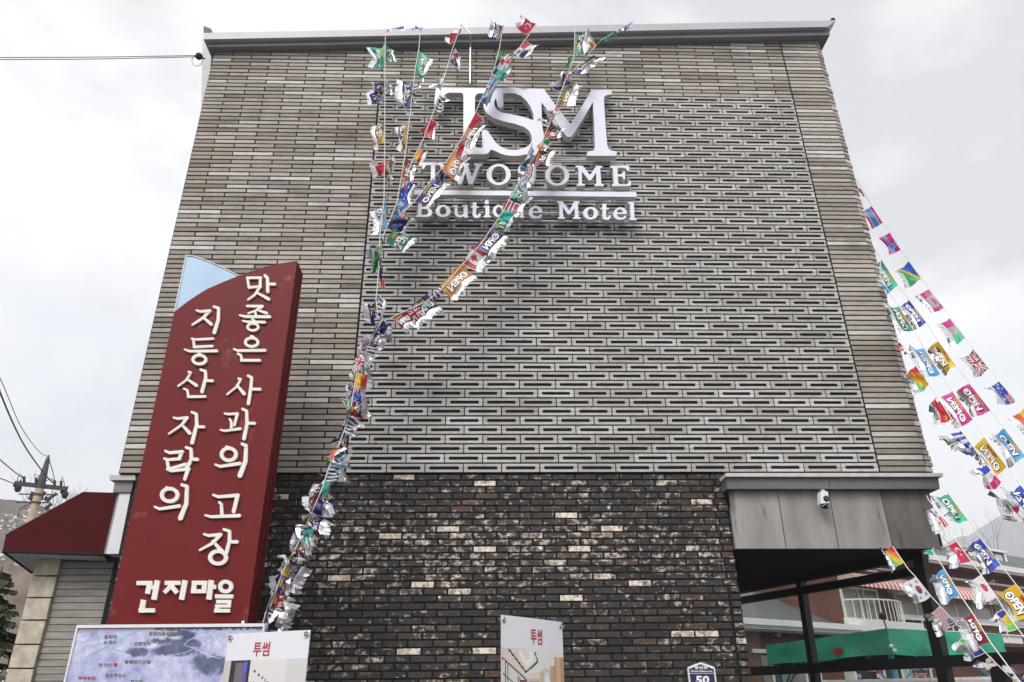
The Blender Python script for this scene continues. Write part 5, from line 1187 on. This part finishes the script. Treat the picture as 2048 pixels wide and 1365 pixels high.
# windows with white frames
for (xl, xr, yt, yb, ms, bl) in ((1680,1748,1176,1237.5,(.46,.62),.42),(1786,1851,1179,1231,(.55,),.9),(1879,1973,1191,1237,(.25,.62),.5),(1985,2062,1199,1243,(.4,),.6),(2090,2180,1215,1255,(.5,),.5)):
    u0, zt = PA.uv(xl, yt); u1, _ = PA.uv(xr, yt); _, zb = PA.uv((xl+xr)/2, yb)
    wf = node('window', hs); mb = MB(); fw = .06
    ubox(mb, u0-fw, u0, zb, zt, -.1, .05); ubox(mb, u1, u1+fw, zb, zt, -.1, .05); ubox(mb, u0-fw, u1+fw, zt, zt+fw, -.1, .05)
    for t in ms: ubox(mb, u0+(u1-u0)*t-.03, u0+(u1-u0)*t+.03, zb, zt, -.06, .035)
    mb.build('window_frame', M['eave'], wf)
    mb = MB(); ubox(mb, u0-.12, u1+.12, zb-.15, zb, -.05, .12); mb.build('window_sill', M['eave'], wf)
    mb = MB(); ubox(mb, u0, u0+(u1-u0)*bl-.001, zb, zt, -.05, .012); mb.build('window_pane', M['blind'], wf)
    mb = MB(); ubox(mb, u0+(u1-u0)*bl+.001, u1, zb, zt, -.05, .012); mb.build('window_pane', M['wglass'], wf)
# striped barrel awnings
def strawn(u0, u1, zt, zb, out):
    mb = MB(); mb.c = []; nst = int((u1-u0)/.11); ns = 6
    for i in range(nst):
        a, b_ = u0+(u1-u0)*i/nst, u0+(u1-u0)*(i+1)/nst
        for j in range(ns):
            t0, t1 = j/ns*math.pi/2, (j+1)/ns*math.pi/2
            v = [PA.pt(a, zt-(zt-zb)*(1-math.cos(t0)), out*math.sin(t0)+.01), PA.pt(b_, zt-(zt-zb)*(1-math.cos(t0)), out*math.sin(t0)+.01), PA.pt(b_, zt-(zt-zb)*(1-math.cos(t1)), out*math.sin(t1)+.01), PA.pt(a, zt-(zt-zb)*(1-math.cos(t1)), out*math.sin(t1)+.01)]
            k = len(mb.v); mb.v += [tuple(p) for p in v]; mb.f.append((k,k+1,k+2,k+3)); mb.m.append(0)
            fade = j/ns
            mb.c.append(lerp((.60,.36,.28), (.52,.06,.05), min(1, fade*1.6)) if i % 2 == 0 else lerp((.62,.42,.34), (.74,.66,.60), min(1, fade*1.6)))
        for sgn in ():
            pass
    for a in (u0, u1):
        k = len(mb.v); pp = [PA.pt(a, zt, .01)] + [PA.pt(a, zt-(zt-zb)*(1-math.cos(j/ns*math.pi/2)), out*math.sin(j/ns*math.pi/2)+.01) for j in range(ns+1)] + [PA.pt(a, zb, .01)]
        mb.v += [tuple(p) for p in pp]; mb.f.append(tuple(range(k, k+len(pp)))); mb.m.append(0); mb.c.append((.55,.40,.33))
    mb.build('striped_awning', M['paper'], hs)
strawn(.12, 2.55, 4.74, 4.26, .65); strawn(2.75, 7.9, 4.72, 4.20, .65); strawn(8.3, 13, 4.72, 4.20, .65)
# balcony
bal = node('balcony', hs)
upart('balcony_slab', M['eave'], .06, 2.75, 3.02, 3.36, 0, .75, parent=bal)
mb = MB()
def bpt(t, z): u = .06+2.66*t; return PA.pt(u, z, .12+.62*math.sin(math.pi*min(1,t*1.05))**.5 if t < .97 else .12)
mb.tube([bpt(i/20, 3.93) for i in range(21)], .022, 6); mb.build('handrail', M['eave'], bal)
for i in range(15):
    mb = MB(); mb.tube([bpt((i+.5)/15, 3.36), bpt((i+.5)/15, 3.93)], .012, 5); mb.build('baluster', M['eave'], bal)
rl = node('rail', hs)
for z in (3.50, 3.22):
    mb = MB(); mb.tube([PA.pt(2.8,z,.45), PA.pt(16,z,.45)], .025, 6); mb.build('rail_pipe', M['eave'], rl)
for u in (3.3,5,6.7,8.4,10.1,11.8): mb = MB(); mb.tube([PA.pt(u,3.0,.45), PA.pt(u,3.5,.45)], .02, 6); mb.build('rail_post', M['eave'], rl)
upart('white_panel', M['eave'], 3.35, 4.4, 2.98, 3.24, .3, .42); upart('white_panel', M['eave'], 7.2, 9.4, 2.9, 3.2, .3, .42)
upart('floor_band', M['soff'], 3.3, 20, 2.86, 2.97, 0, .5)
# ground floor: window, shop fronts, lintel
upart('lintel', M['eave'], *[PA.uv(1500,1300)[0], PA.uv(1545,1300)[0], PA.uv(1520,1306.5)[1], PA.uv(1520,1299)[1]], 0, .08)
for (xl, xr, yt, yb) in ((1521,1545,1311,1362),(1553,1612,1318,1365),(1618,1640,1318,1365)):
    u0, zt = PA.uv(xl, yt); u1, zb = PA.uv(xr, yb); upart('window_pane', M['wglass'], u0, u1, zb-.6, zt, -.1, .012)
    upart('window_post', M['eave'], u1+.0, u1+.07, zb-.6, zt+.1, -.1, .04)
M['shopblack'] = mat('black_sign_panel', (.012,.012,.014), .4)
def pa_text(txt, x0, x1, yb, yt, m, off, name='lettering', bold=.03, par=None):
    a, b_, c_ = PA.at(x0, yb, off), PA.at(x1, yb, off), PA.at(x0, yt, off)
    vs, fs, _ = glyphs(txt, bold); mb = MB(); mb.add([a+(b_-a)*u+(c_-a)*v for u, v in vs], fs); return mb.build(name, m, par or hs)
for (xl, xr, yt, yb) in ((1711,1762,1343,1372),(1768,1808,1338,1372),(1816,1866,1335,1372)):
    u0, zt = PA.uv(xl, yt, .3); u1, zb = PA.uv(xr, yb, .3); upart('shop_sign', M['shopblack'], u0, u1, zb, zt, 0, .3)
    upart('sign_edge', M['eave'], u0-.08, u0-.002, zb, zt+.02, 0, .32); upart('sign_edge', M['eave'], u1+.002, u1+.08, zb, zt+.02, 0, .32)
M['inkb'] = mat('blue_letter', (.10,.12,.45), .5)
for i, ch in enumerate('도고백반시'):
    x = 1820+i*9.4; pa_text(ch, x-.6, x+7.2, 1356.6, 1346.4, M['inkw'], .305, 'letter_outline', .09); pa_text(ch, x, x+6.6, 1356, 1347, M['inkr'], .310, 'shop_letter')
    pa_text(ch, x-.6, x+7.2, 1340.5, 1333.5, M['inkw'], .306, 'letter_outline', .09); pa_text(ch, x, x+6.6, 1340, 1334, M['inkb'], .311, 'shop_letter')
pa_text('국', 1714, 1722.5, 1357.5, 1348.5, M['inkw'], .305, 'letter_outline', .09); pa_text('국', 1714.6, 1721.9, 1357, 1349, M['inkb'], .31, 'shop_letter')
u0, zt = PA.uv(1761,1339,.5); u1, zb = PA.uv(1770,1356,.5); upart('notice_board', mat('red_notice', (.45,.03,.03), .5), u0, u1, (zt+zb)/2, zt, .35, .5); upart('notice_board', M['eave'], u0, u1, zb, (zt+zb)/2-.003, .35, .5)
q = [PA.at(1550,1167,.0), PA.at(1566,1165,.0)]
mb = MB(); p = PB.at(1558,1164); mb.box((p.x-.16,p.y-.3,p.z), (p.x+.12,p.y+.1,p.z+.9)); mb.build('white_duct', M['eave'], hs)
for px in ((1556,1270),(1985,1163)):
    mb = MB(); c = PA.at(px[0], px[1], .25); mb.ball(c, .08, seg=10, rg=6, sc=(1,1,.7)); mb.build('soffit_lamp', M['blind'], hs)
# ================================================================== green tent canopy
tn = thing('green_tent', 'green fabric canopy tent on light blue poles before the brick house', 'tent')
M['tent'] = mat('green_tarpaulin', (.03,.36,.22), .45, noise=1.8, bump=.35, bscale=3.5, dark=.8, spec=.35)
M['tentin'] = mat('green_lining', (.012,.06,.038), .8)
M['pole'] = mat('blue_pole', (.10,.38,.50), .4)
K = atD(1773,1257,14.5); KL = K.copy(); ZT = K.z
def atZt(x, y, z): return atZ(x, y, z)
L_ = atZ(1531,1291.5,ZT); Rr = atZ(2003,1268.5,ZT)
ZB_ = ZT - .40
def fab(a, b_, name, seed):
    mb = MB(); n_ = 26; m_ = 7; r = random.Random(seed)
    nn = (b_-a).cross(Vector((0,0,1))).normalized()
    if nn.dot(CAM-a) < 0: nn = -nn
    sd = r.uniform(0, 30)
    for j in range(m_+1):
        for i in range(n_+1):
            u, v = i/n_, j/m_
            w_ = mnoise.noise(Vector((u*6+sd, v*1.5, sd)))*.05*math.sin(math.pi*u)**.5 + mnoise.noise(Vector((u*13+sd, v*3+u*4, 3)))*.018
            z = ZT + (ZB_-ZT)*v - (.015*math.sin(u*9+sd))*v
            p = a.lerp(b_, u) + nn*(w_*(.3+v)); mb.v.append((p.x, p.y, z))
    for j in range(m_):
        for i in range(n_): k = j*(n_+1)+i; mb.f.append((k,k+n_+1,k+n_+2,k+1)); mb.m.append(0)
    return mb.build(name, M['tent'], tn, smooth=True)
fab(L_, K, 'side_valance', 2); fab(K, Rr, 'side_valance', 5)
bk_ = L_ + (Rr-K); top = (K+bk_)/2 + Vector((0,0,.05))
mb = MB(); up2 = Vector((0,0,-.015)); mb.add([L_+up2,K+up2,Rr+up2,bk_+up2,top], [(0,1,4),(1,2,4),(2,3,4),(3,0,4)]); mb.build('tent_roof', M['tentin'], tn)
mb = MB(); 
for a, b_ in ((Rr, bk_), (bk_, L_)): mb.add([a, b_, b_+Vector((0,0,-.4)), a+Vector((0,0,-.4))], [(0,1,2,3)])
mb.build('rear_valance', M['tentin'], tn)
ins = (top-K); ins.z = 0; ins.normalize()
for cnr, other in ((K, (L_, Rr)), (L_, (K, bk_)), (Rr, (K, bk_))):
    d_ = (top-cnr); d_.z = 0; d_.normalize(); p = cnr + d_*.22
    mb = MB(); mb.tube([Vector((p.x,p.y,0)), Vector((p.x,p.y,ZB_+.06))], .045, 10); mb.build('pole', M['pole'], tn)
    for q in other:
        e_ = (q-cnr).normalized(); mb = MB(); mb.tube([Vector((p.x,p.y,ZB_-.62)), p+e_*.75+Vector((0,0,-.36))], .022, 6); mb.build('brace', M['pole'], tn)
mb = MB(); kt = K+Vector((0,0,.0)); mb.tube([kt, kt+Vector((-.02,0,.16))], .012, 6); mb.ball(kt+Vector((-.02,0,.19)), .06, seg=12, rg=8); mb.build('finial', M['wire'], tn)
for px in ((1782.5,1293),(1789,1302)):
    p = atD(*px, 14.4); mb = MB(); mb.ball(p, .035, seg=10, rg=6); mb.build('bulb', M['white'], tn)
e_ = (K-L_).normalized(); nn = Vector((e_.y,-e_.x,0)); nn = nn if nn.dot(CAM-K) > 0 else -nn
Pt = Plane(L_ + nn*.06, math.degrees(math.atan2(e_.x, e_.y)))
q = [Pt.at(*p) for p in ((1666,1310.5),(1683.5,1309),(1682,1296),(1664.5,1297))]
mb = MB(); mb.hexa(q, [p-nn*.02 for p in q]); mb.build('orange_notice', mat('orange_notice', (.50,.09,.02), .5), tn)
mb = MB()
for k, yy in enumerate((1300,1304.5)):
    for i in range(4):
        x = 1667+i*3.8+k*.6; q = [Pt.at(*p, .004) for p in ((x,yy+1.4),(x+2.6,yy+1.2),(x+2.5,yy-1.4),(x-.1,yy-1.2))]; mb.poly(q)
mb.build('notice_print', mat('dark_red_print', (.22,.03,.01), .5), tn)
# ================================================================== garden wall
gw = thing('garden_wall', 'low wall with rounded white coping stones at the foot of the tent', 'wall')
a, b_ = atD(1640,1364,12.6), atD(2120,1350,11.5); b_.z = a.z
mb = MB(); e_ = (b_-a); e_.z = 0; n_ = Vector((-e_.y,e_.x,0)).normalized(); q = [Vector((a.x,a.y,0)), Vector((b_.x,b_.y,0)), b_+Vector((0,0,-.09)), a+Vector((0,0,-.09))]; mb.hexa(q, [p+n_*.25 for p in q]); mb.build('wall_body', M['plank'], gw)
for i in range(8):
    p, q_ = a.lerp(b_, i/8+.002), a.lerp(b_, (i+1)/8-.002); mb = MB(); mb.tube([p+n_*.12+Vector((0,0,-.06)), q_+n_*.12+Vector((0,0,-.06))], .085, 10); mb.build('coping_stone', M['trim'], gw)
# ================================================================== far mountain and near hill
def ridge(name, prof, d_, m, back, seed, rough, base=-2):
    """a hill whose skyline is seen along the px profile at distance d_"""
    mb = MB(); r = random.Random(seed); pts = []
    for i in range(len(prof)-1):
        (x0,y0),(x1,y1) = prof[i], prof[i+1]; n_ = max(1, int(abs(x1-x0)/9))
        for k in range(n_): t = k/n_; pts.append((x0+(x1-x0)*t, y0+(y1-y0)*t + r.uniform(-rough, rough)))
    pts.append(prof[-1]); rows = []
    for (x, y) in pts:
        rr = ray(x, y); kk = d_/math.hypot(rr.x, rr.y); p = CAM + rr*kk; h = p.z; dr_ = Vector((rr.x, rr.y, 0)).normalized()
        rows.append([p - dr_*back*t + Vector((0,0,(h-base)*(-(t**.8)) + mnoise.noise(Vector((x*.02, t*4, seed)))*h*.05*min(1,t*3))) for t in (0,.15,.3,.45,.6,.8,1)] )
        rows[-1].insert(0, p + dr_*back*.5 + Vector((0,0,-h*.6)))
    nn_ = len(rows[0])
    for r_row in rows: mb.v += [tuple(p) for p in r_row]
    for i in range(len(rows)-1):
        for j in range(nn_-1): k = i*nn_+j; mb.f.append((k,k+1,k+nn_+1,k+nn_)); mb.m.append(0)
    return mb.build(name, m, kind='structure')
M['forest'] = mat('forest_slope', (.07,.085,.12), .95, noise=.05, dark=.6)
M['brush'] = mat('bare_hillside', (.12,.11,.105), .95, noise=.7, dark=.6, bump=.4, bscale=2)
ridge('mountain', [(1500,1250),(1700,1190),(1860,1110),(1900,1084),(1915,1076),(1945,1069),(1958,1058),(1985,1041),(2010,1026),(2048,1004),(2150,960),(2300,930),(2500,960),(2700,1050)], 950, M['forest'], 420, 4, 1.5)
ridge('hill', [(-500,1010),(-200,985),(-60,992),(0,998),(60,1004),(110,1022),(170,1050),(300,1120),(420,1180)], 85, M['brush'], 45, 9, 1.2)
# ================================================================== trees
M['bark'] = mat('grey_bark', (.10,.085,.075), .9)
M['twig'] = mat('pale_twig', (.17,.145,.13), .9)
def bare(name, label, base, h, seed, mats=('bark','twig'), group=None, depth=5, blossom=None, spread=.5):
    r = random.Random(seed); t = thing(name, label, 'tree', group); tr_b, cr_b = MB(), MB(); tips = []
    def grow(p, d, L, rad, lv):
        pts = [p]; rr = [rad]; n_ = 3
        for i in range(n_):
            d = (d + Vector((r.uniform(-1,1), r.uniform(-1,1), r.uniform(-.2,.5)))*.13).normalized(); p = p + d*L/n_; pts.append(p); rr.append(rad*(1-.4*(i+1)/n_))
        (tr_b if lv == 0 else cr_b).tube(pts, rr, 5 if lv < 2 else 3, cap=False)
        if lv >= depth: tips.append(p); return
        for k in range(2 if lv else 4):
            q = pts[-1] if k < 2 else pts[r.randint(1,3)]
            nd = (d + Vector((r.uniform(-1,1), r.uniform(-1,1), r.uniform(-.2,.8)))*spread*1.5).normalized()
            grow(q, nd, L*r.uniform(.6,.82), rad*.55, lv+1)
    grow(Vector(base), Vector((0,0,1)), h*.36, h*.014, 0)
    tr_b.build('trunk', M[mats[0]], t); cr_b.build('crown', M[mats[1]], t)
    if blossom:
        mb = MB(); s_ = blossom
        for p in tips:
            for _ in range(5):
                c = p + Vector((r.uniform(-1,1), r.uniform(-1,1), r.uniform(-1,1)))*s_*3; a_ = Vector((r.uniform(-1,1), r.uniform(-1,1), r.uniform(-1,1))).normalized()*s_; b2 = a_.orthogonal().normalized()*s_
                mb.add([c-a_, c-b2, c+a_, c+b2], [(0,1,2,3)])
        mb.build('blossom', M['petal'], t)
    return t
M['petal'] = mat('pale_pink_petals', (.62,.56,.54), .8)
def footD(x, d_, z=0):
    rr = ray(x, 1300); kk = d_/math.hypot(rr.x, rr.y); return Vector((rr.x*kk, rr.y*kk, z))
ORD = ['first','second','third','fourth','fifth','sixth','seventh','eighth','ninth','tenth','eleventh','twelfth']
for i, (x, d_, top_y) in enumerate(((3,80,945),(14,73,968),(24,79,952),(34,74,972),(44,80,962),(55,73,980),(66,79,970),(78,74,985),(92,78,984),(106,75,1000),(120,79,1010))):
    rr = ray(x, top_y); kk = d_/math.hypot(rr.x, rr.y); zt_ = CAMZ + rr.z*kk
    rb2 = ray(x, 1062); zb_ = CAMZ + rb2.z*(d_/math.hypot(rb2.x, rb2.y)) - 1.5
    bare('bare_tree', ORD[i] + ' leafless grey tree from the frame edge on the hillside', footD(x, d_, zb_), zt_-zb_, 50+i, group='leafless trees on the left hillside', depth=4, spread=.33)
rr = ray(2020, 1060); kk = 70/math.hypot(rr.x, rr.y)
bare('bare_tree', 'leafless tree standing behind the grey roof of the brick house', footD(2024, 70, 4), CAMZ + rr.z*kk - 4, 91, depth=6, spread=.45)
for i, (x, d_, y_) in enumerate(((20,52,1030),(62,50,1050),(-30,48,1040))):
    rr = ray(x, y_); kk = d_/math.hypot(rr.x, rr.y)
    bare('blossom_tree', ['small white blossom tree below the hillside, nearest the frame edge','small white blossom tree behind the sloping awning edge','white blossom tree outside the awning tip'][i], footD(x, d_, 5), CAMZ + rr.z*kk - 5, 130+i, depth=5, blossom=.08, spread=.55)
rr = ray(2, 1318); kk = 10.5/math.hypot(rr.x, rr.y)
bare('blossom_shrub', 'pale pink blossom shrub beside the stone pillar foot', footD(4, 10.5, 0), CAMZ + rr.z*kk, 160, depth=5, blossom=.022, spread=.7)
# conifer
M['needle'] = mat('dark_needles', (.030,.050,.020), .8, noise=1.2, dark=.6)
M['needle2'] = mat('olive_needles', (.060,.078,.028), .8, noise=1.2, dark=.7)
def conifer(label, base, h, rad, seed):
    r = random.Random(seed); t = thing('conifer_tree', label, 'tree'); b0 = Vector(base)
    mb = MB(); mb.tube([b0, b0+Vector((0,0,h*.5)), b0+Vector((0,0,h))], [h*.022, h*.014, .01], 8); mb.build('trunk', M['bark'], t)
    nb, cr_ = MB(), MB(); z = h*.08
    while z < h*.98:
        L = rad*(1-(z/h)**1.15)*r.uniform(.75,1.12)+.08
        for k in range(3):
            a_ = r.uniform(0, 2*math.pi); p = b0+Vector((0,0,z)); pts = [p]
            for i in range(7):
                tt = (i+1)/7; pts.append(p + Vector((math.cos(a_)*L*tt, math.sin(a_)*L*tt, L*(.10*tt-.42*tt*tt+.22*tt**4))))
            nb.tube(pts, [.018*(1-i/9) for i in range(8)], 3, cap=False)
            for i in range(1, 8):
                for _ in range(9):
                    q = pts[i-1].lerp(pts[i], r.random()); ww = .30*(1-.55*i/8)*min(1, L/1.2)
                    d_ = (Vector((math.cos(a_+r.choice((-1,1))*r.uniform(.5,1.3)), math.sin(a_+r.choice((-1,1))*r.uniform(.5,1.3)), r.uniform(-.55,.1)))).normalized()
                    e_ = Vector((-d_.y, d_.x, r.uniform(-.4,.4))).normalized()*.022
                    tip = q+d_*ww*r.uniform(.6,1.3)
                    cr_.add([q-e_, q+e_, tip+e_*.5+Vector((0,0,-.05)), tip-e_*.5+Vector((0,0,-.05))], [(0,1,2,3)], 0 if r.random() < .7 else 1)
        z += h*.016
    nb.build('branches', M['bark'], t); cr_.build('crown', [M['needle'], M['needle2']], t)
rr = ray(-30, 1080); kk = 13/math.hypot(rr.x, rr.y)
conifer('dark green conifer at the frame edge beside the stone pillar', footD(-42, 13), CAMZ + rr.z*kk - .35, 1.75, 5)
# stony bank behind the pillar
mb = MB(); r = random.Random(12)
eb = ridge('earth_bank', [(-300,1150),(-60,1140),(20,1128),(70,1135),(120,1160),(260,1230)], 26, mat('stony_bank', (.17,.14,.115), .95, noise=1.4, bump=.8, bscale=3, dark=.55), 7, 3, 2.0)
# ================================================================== utility pole and cables
up_ = thing('utility_pole', 'concrete utility pole with steel crossarm and insulators behind the red awning', 'pole')
DPOLE = 30.0
rr = ray(97, 914); kk = DPOLE/math.hypot(rr.x, rr.y); PT_ = CAM + rr*kk; px0, py0 = PT_.x, PT_.y
def pz(y):                                   # height of a px row on the pole
    x = 97+(97-990)/(914+2365)*(y-914); r2 = ray(x, y); return CAMZ + r2.z*(DPOLE/math.hypot(r2.x, r2.y))
M['concrete'] = mat('warm_concrete', (.50,.41,.29), .8, noise=3, dark=.85)
M['galv'] = mat('dull_galvanised', (.06,.058,.06), .6, noise=3, dark=.8)
mb = MB(); mb.tube([Vector((px0,py0,0)), Vector((px0,py0,pz(968)))], [.20,.125], 14); mb.build('shaft', M['concrete'], up_)
mb = MB(); mb.tube([Vector((px0,py0,pz(978))), Vector((px0,py0,pz(962))), Vector((px0,py0,pz(917)))], [.14,.135,.065], 10); mb.tube([Vector((px0,py0,pz(917))), Vector((px0,py0,pz(911)))], .03, 6); mb.build('steel_extension', M['galv'], up_)
def pp(x, y, dd=0.0): return atD(x, y, (PT_-CAM).length*1.0 + dd - .25)
ca_, cb_ = pp(30,967), pp(133,978)
mb = MB(); d_ = (cb_-ca_); mb.obox(ca_+Vector((0,-.05,-.07)), d_, (0,.10,0), (0,0,.14)); mb.build('crossarm', M['galv'], up_)
def insul(px, py, hpx, name='insulator', rad=.055):
    a_, b2 = pp(px, py), pp(px+hpx*.04, py-hpx); mb = MB(); n_ = 8
    mb.tube([a_.lerp(b2, i/n_) for i in range(n_+1)], [rad*(1.0 if i % 2 else .6) for i in range(n_+1)], 8); mb.build(name, M['wire'], up_)
for x, y in ((48,968),(72,971),(109,976),(122,977)): insul(x, y-3, 12)
for x, y in ((36,977),(130,990)):
    mb = MB(); p = pp(x, y); mb.ball(p, .11, seg=10, rg=6, sc=(1,1,1.3)); mb.ball(p+Vector((-.12,0,.10)), .07); mb.tube([p, p+Vector((.02,0,.3))], .03); mb.build('dead_end_insulator', M['wire'], up_)
for (x0,y0,x1,y1) in ((60,1000,66,984),(66,998,60,1001),(92,1003,114,987),(89,996,99,1003),(90,1019,104,1008),(80,1000,90,984)):
    mb = MB(); mb.tube([pp(x0,y0), pp((x0+x1)/2,(y0+y1)/2-1), pp(x1,y1)], [.09,.05,.06], 7); mb.build('line_switch', M['galv'], up_)
for y in (990, 1006): mb = MB(); c = Vector((px0,py0,pz(y))); mb.tube([c+Vector((0,0,-.03)), c+Vector((0,0,.03))], .165, 12); mb.tube([c+Vector((-.6,-.1,.0)), c+Vector((.55,-.1,-.02))], .022, 6); mb.build('pole_band', M['galv'], up_)
for pts_ in ([(48,957),(40,948),(36,956),(33,968)],[(72,959),(78,951),(70,948),(70,962)],[(109,963),(102,958),(92,962),(88,968)],[(122,965),(124,952),(128,965),(130,984)],[(126,992),(133,1000),(140,1006)],[(82,985),(74,1000),(40,1018),(36,1035)],[(97,917),(106,945),(109,962)]):
    mb = MB(); mb.tube([pp(*p) for p in pts_], .014, 5); mb.build('jumper_wire', M['wire'], up_)
def cable(label, pts, rad):
    mb = MB(); P_ = [atD(x, y, d_) for x, y, d_ in pts]; Q = []
    for i in range(len(P_)-1):
        p0 = P_[max(i-1,0)]; p1, p2 = P_[i], P_[i+1]; p3 = P_[min(i+2,len(P_)-1)]
        for k in range(8):
            t = k/8; Q.append(.5*((2*p1)+(p2-p0)*t+(2*p0-5*p1+4*p2-p3)*t*t+(3*p1-p0-3*p2+p3)*t**3))
    Q.append(P_[-1]); mb.tube(Q, rad, 5); grouped(mb.build('power_cable', M['wire'], None), label, 'cable')
PD = (PT_-CAM).length
cable('thin pale cable falling to the very tip of the utility pole', [(-60,650,20),(0,757,23),(40,850,27),(75,900,29.5),(97,915,PD)], .011)
cable('thick black cable passing behind the utility pole above its crossarm', [(-60,610,18),(0,785,22),(45,885,27),(86,945,29.7),(106,966,PD)], .022)
cable('black cable reaching the first upright insulator on the crossarm', [(-80,850,20),(0,920,25),(30,945,28),(48,958,PD-.25)], .016)
cable('lowest black cable tied to the crossarm end', [(-80,930,22),(0,957,27),(28,968,PD-.25)], .016)
for k_, (lab, dy) in enumerate((('upper of the two cables stretched to the roof corner', 0), ('lower of the two cables stretched to the roof corner', 4.2))):
    cable(lab, [(-120,116.5+dy,10.9),(0,115.6+dy,10.6),(200,114.6+dy*.9,10.3),(396,111.5+dy*.6,10.1)], .0045)
an = thing('cable_anchor', 'small black cable clamp with wire loop at the roof corner', 'clamp')
mb = MB(); c = atD(398,113,10.1); mb.ball(c, .045, seg=8, rg=5); mb.tube([c, atY(409,118,YF)], .012); mb.build('clamp', M['wire'], an)
mb = MB(); c = atD(394,122,10.1); mb.tube([c+(RX*math.cos(t)+UP*math.sin(t))*.062 for t in [2*math.pi*i/20 for i in range(21)]], .005, 5, cap=False); mb.build('wire_loop', M['string'], an)
# ================================================================== haze
hm = bpy.data.materials.new('haze'); hm.use_nodes = True; nt = hm.node_tree; nt.nodes.clear()
pv = nt.nodes.new('ShaderNodeVolumePrincipled'); pv.inputs['Color'].default_value = (.97,.98,1,1); pv.inputs['Density'].default_value = .0012; pv.inputs['Anisotropy'].default_value = .2
ou = nt.nodes.new('ShaderNodeOutputMaterial'); nt.links.new(pv.outputs[0], ou.inputs['Volume'])
mb = MB(); mb.box((-1450,-1450,-2), (1450,1450,330)); hz_ = mb.build('haze', hm, kind='stuff')
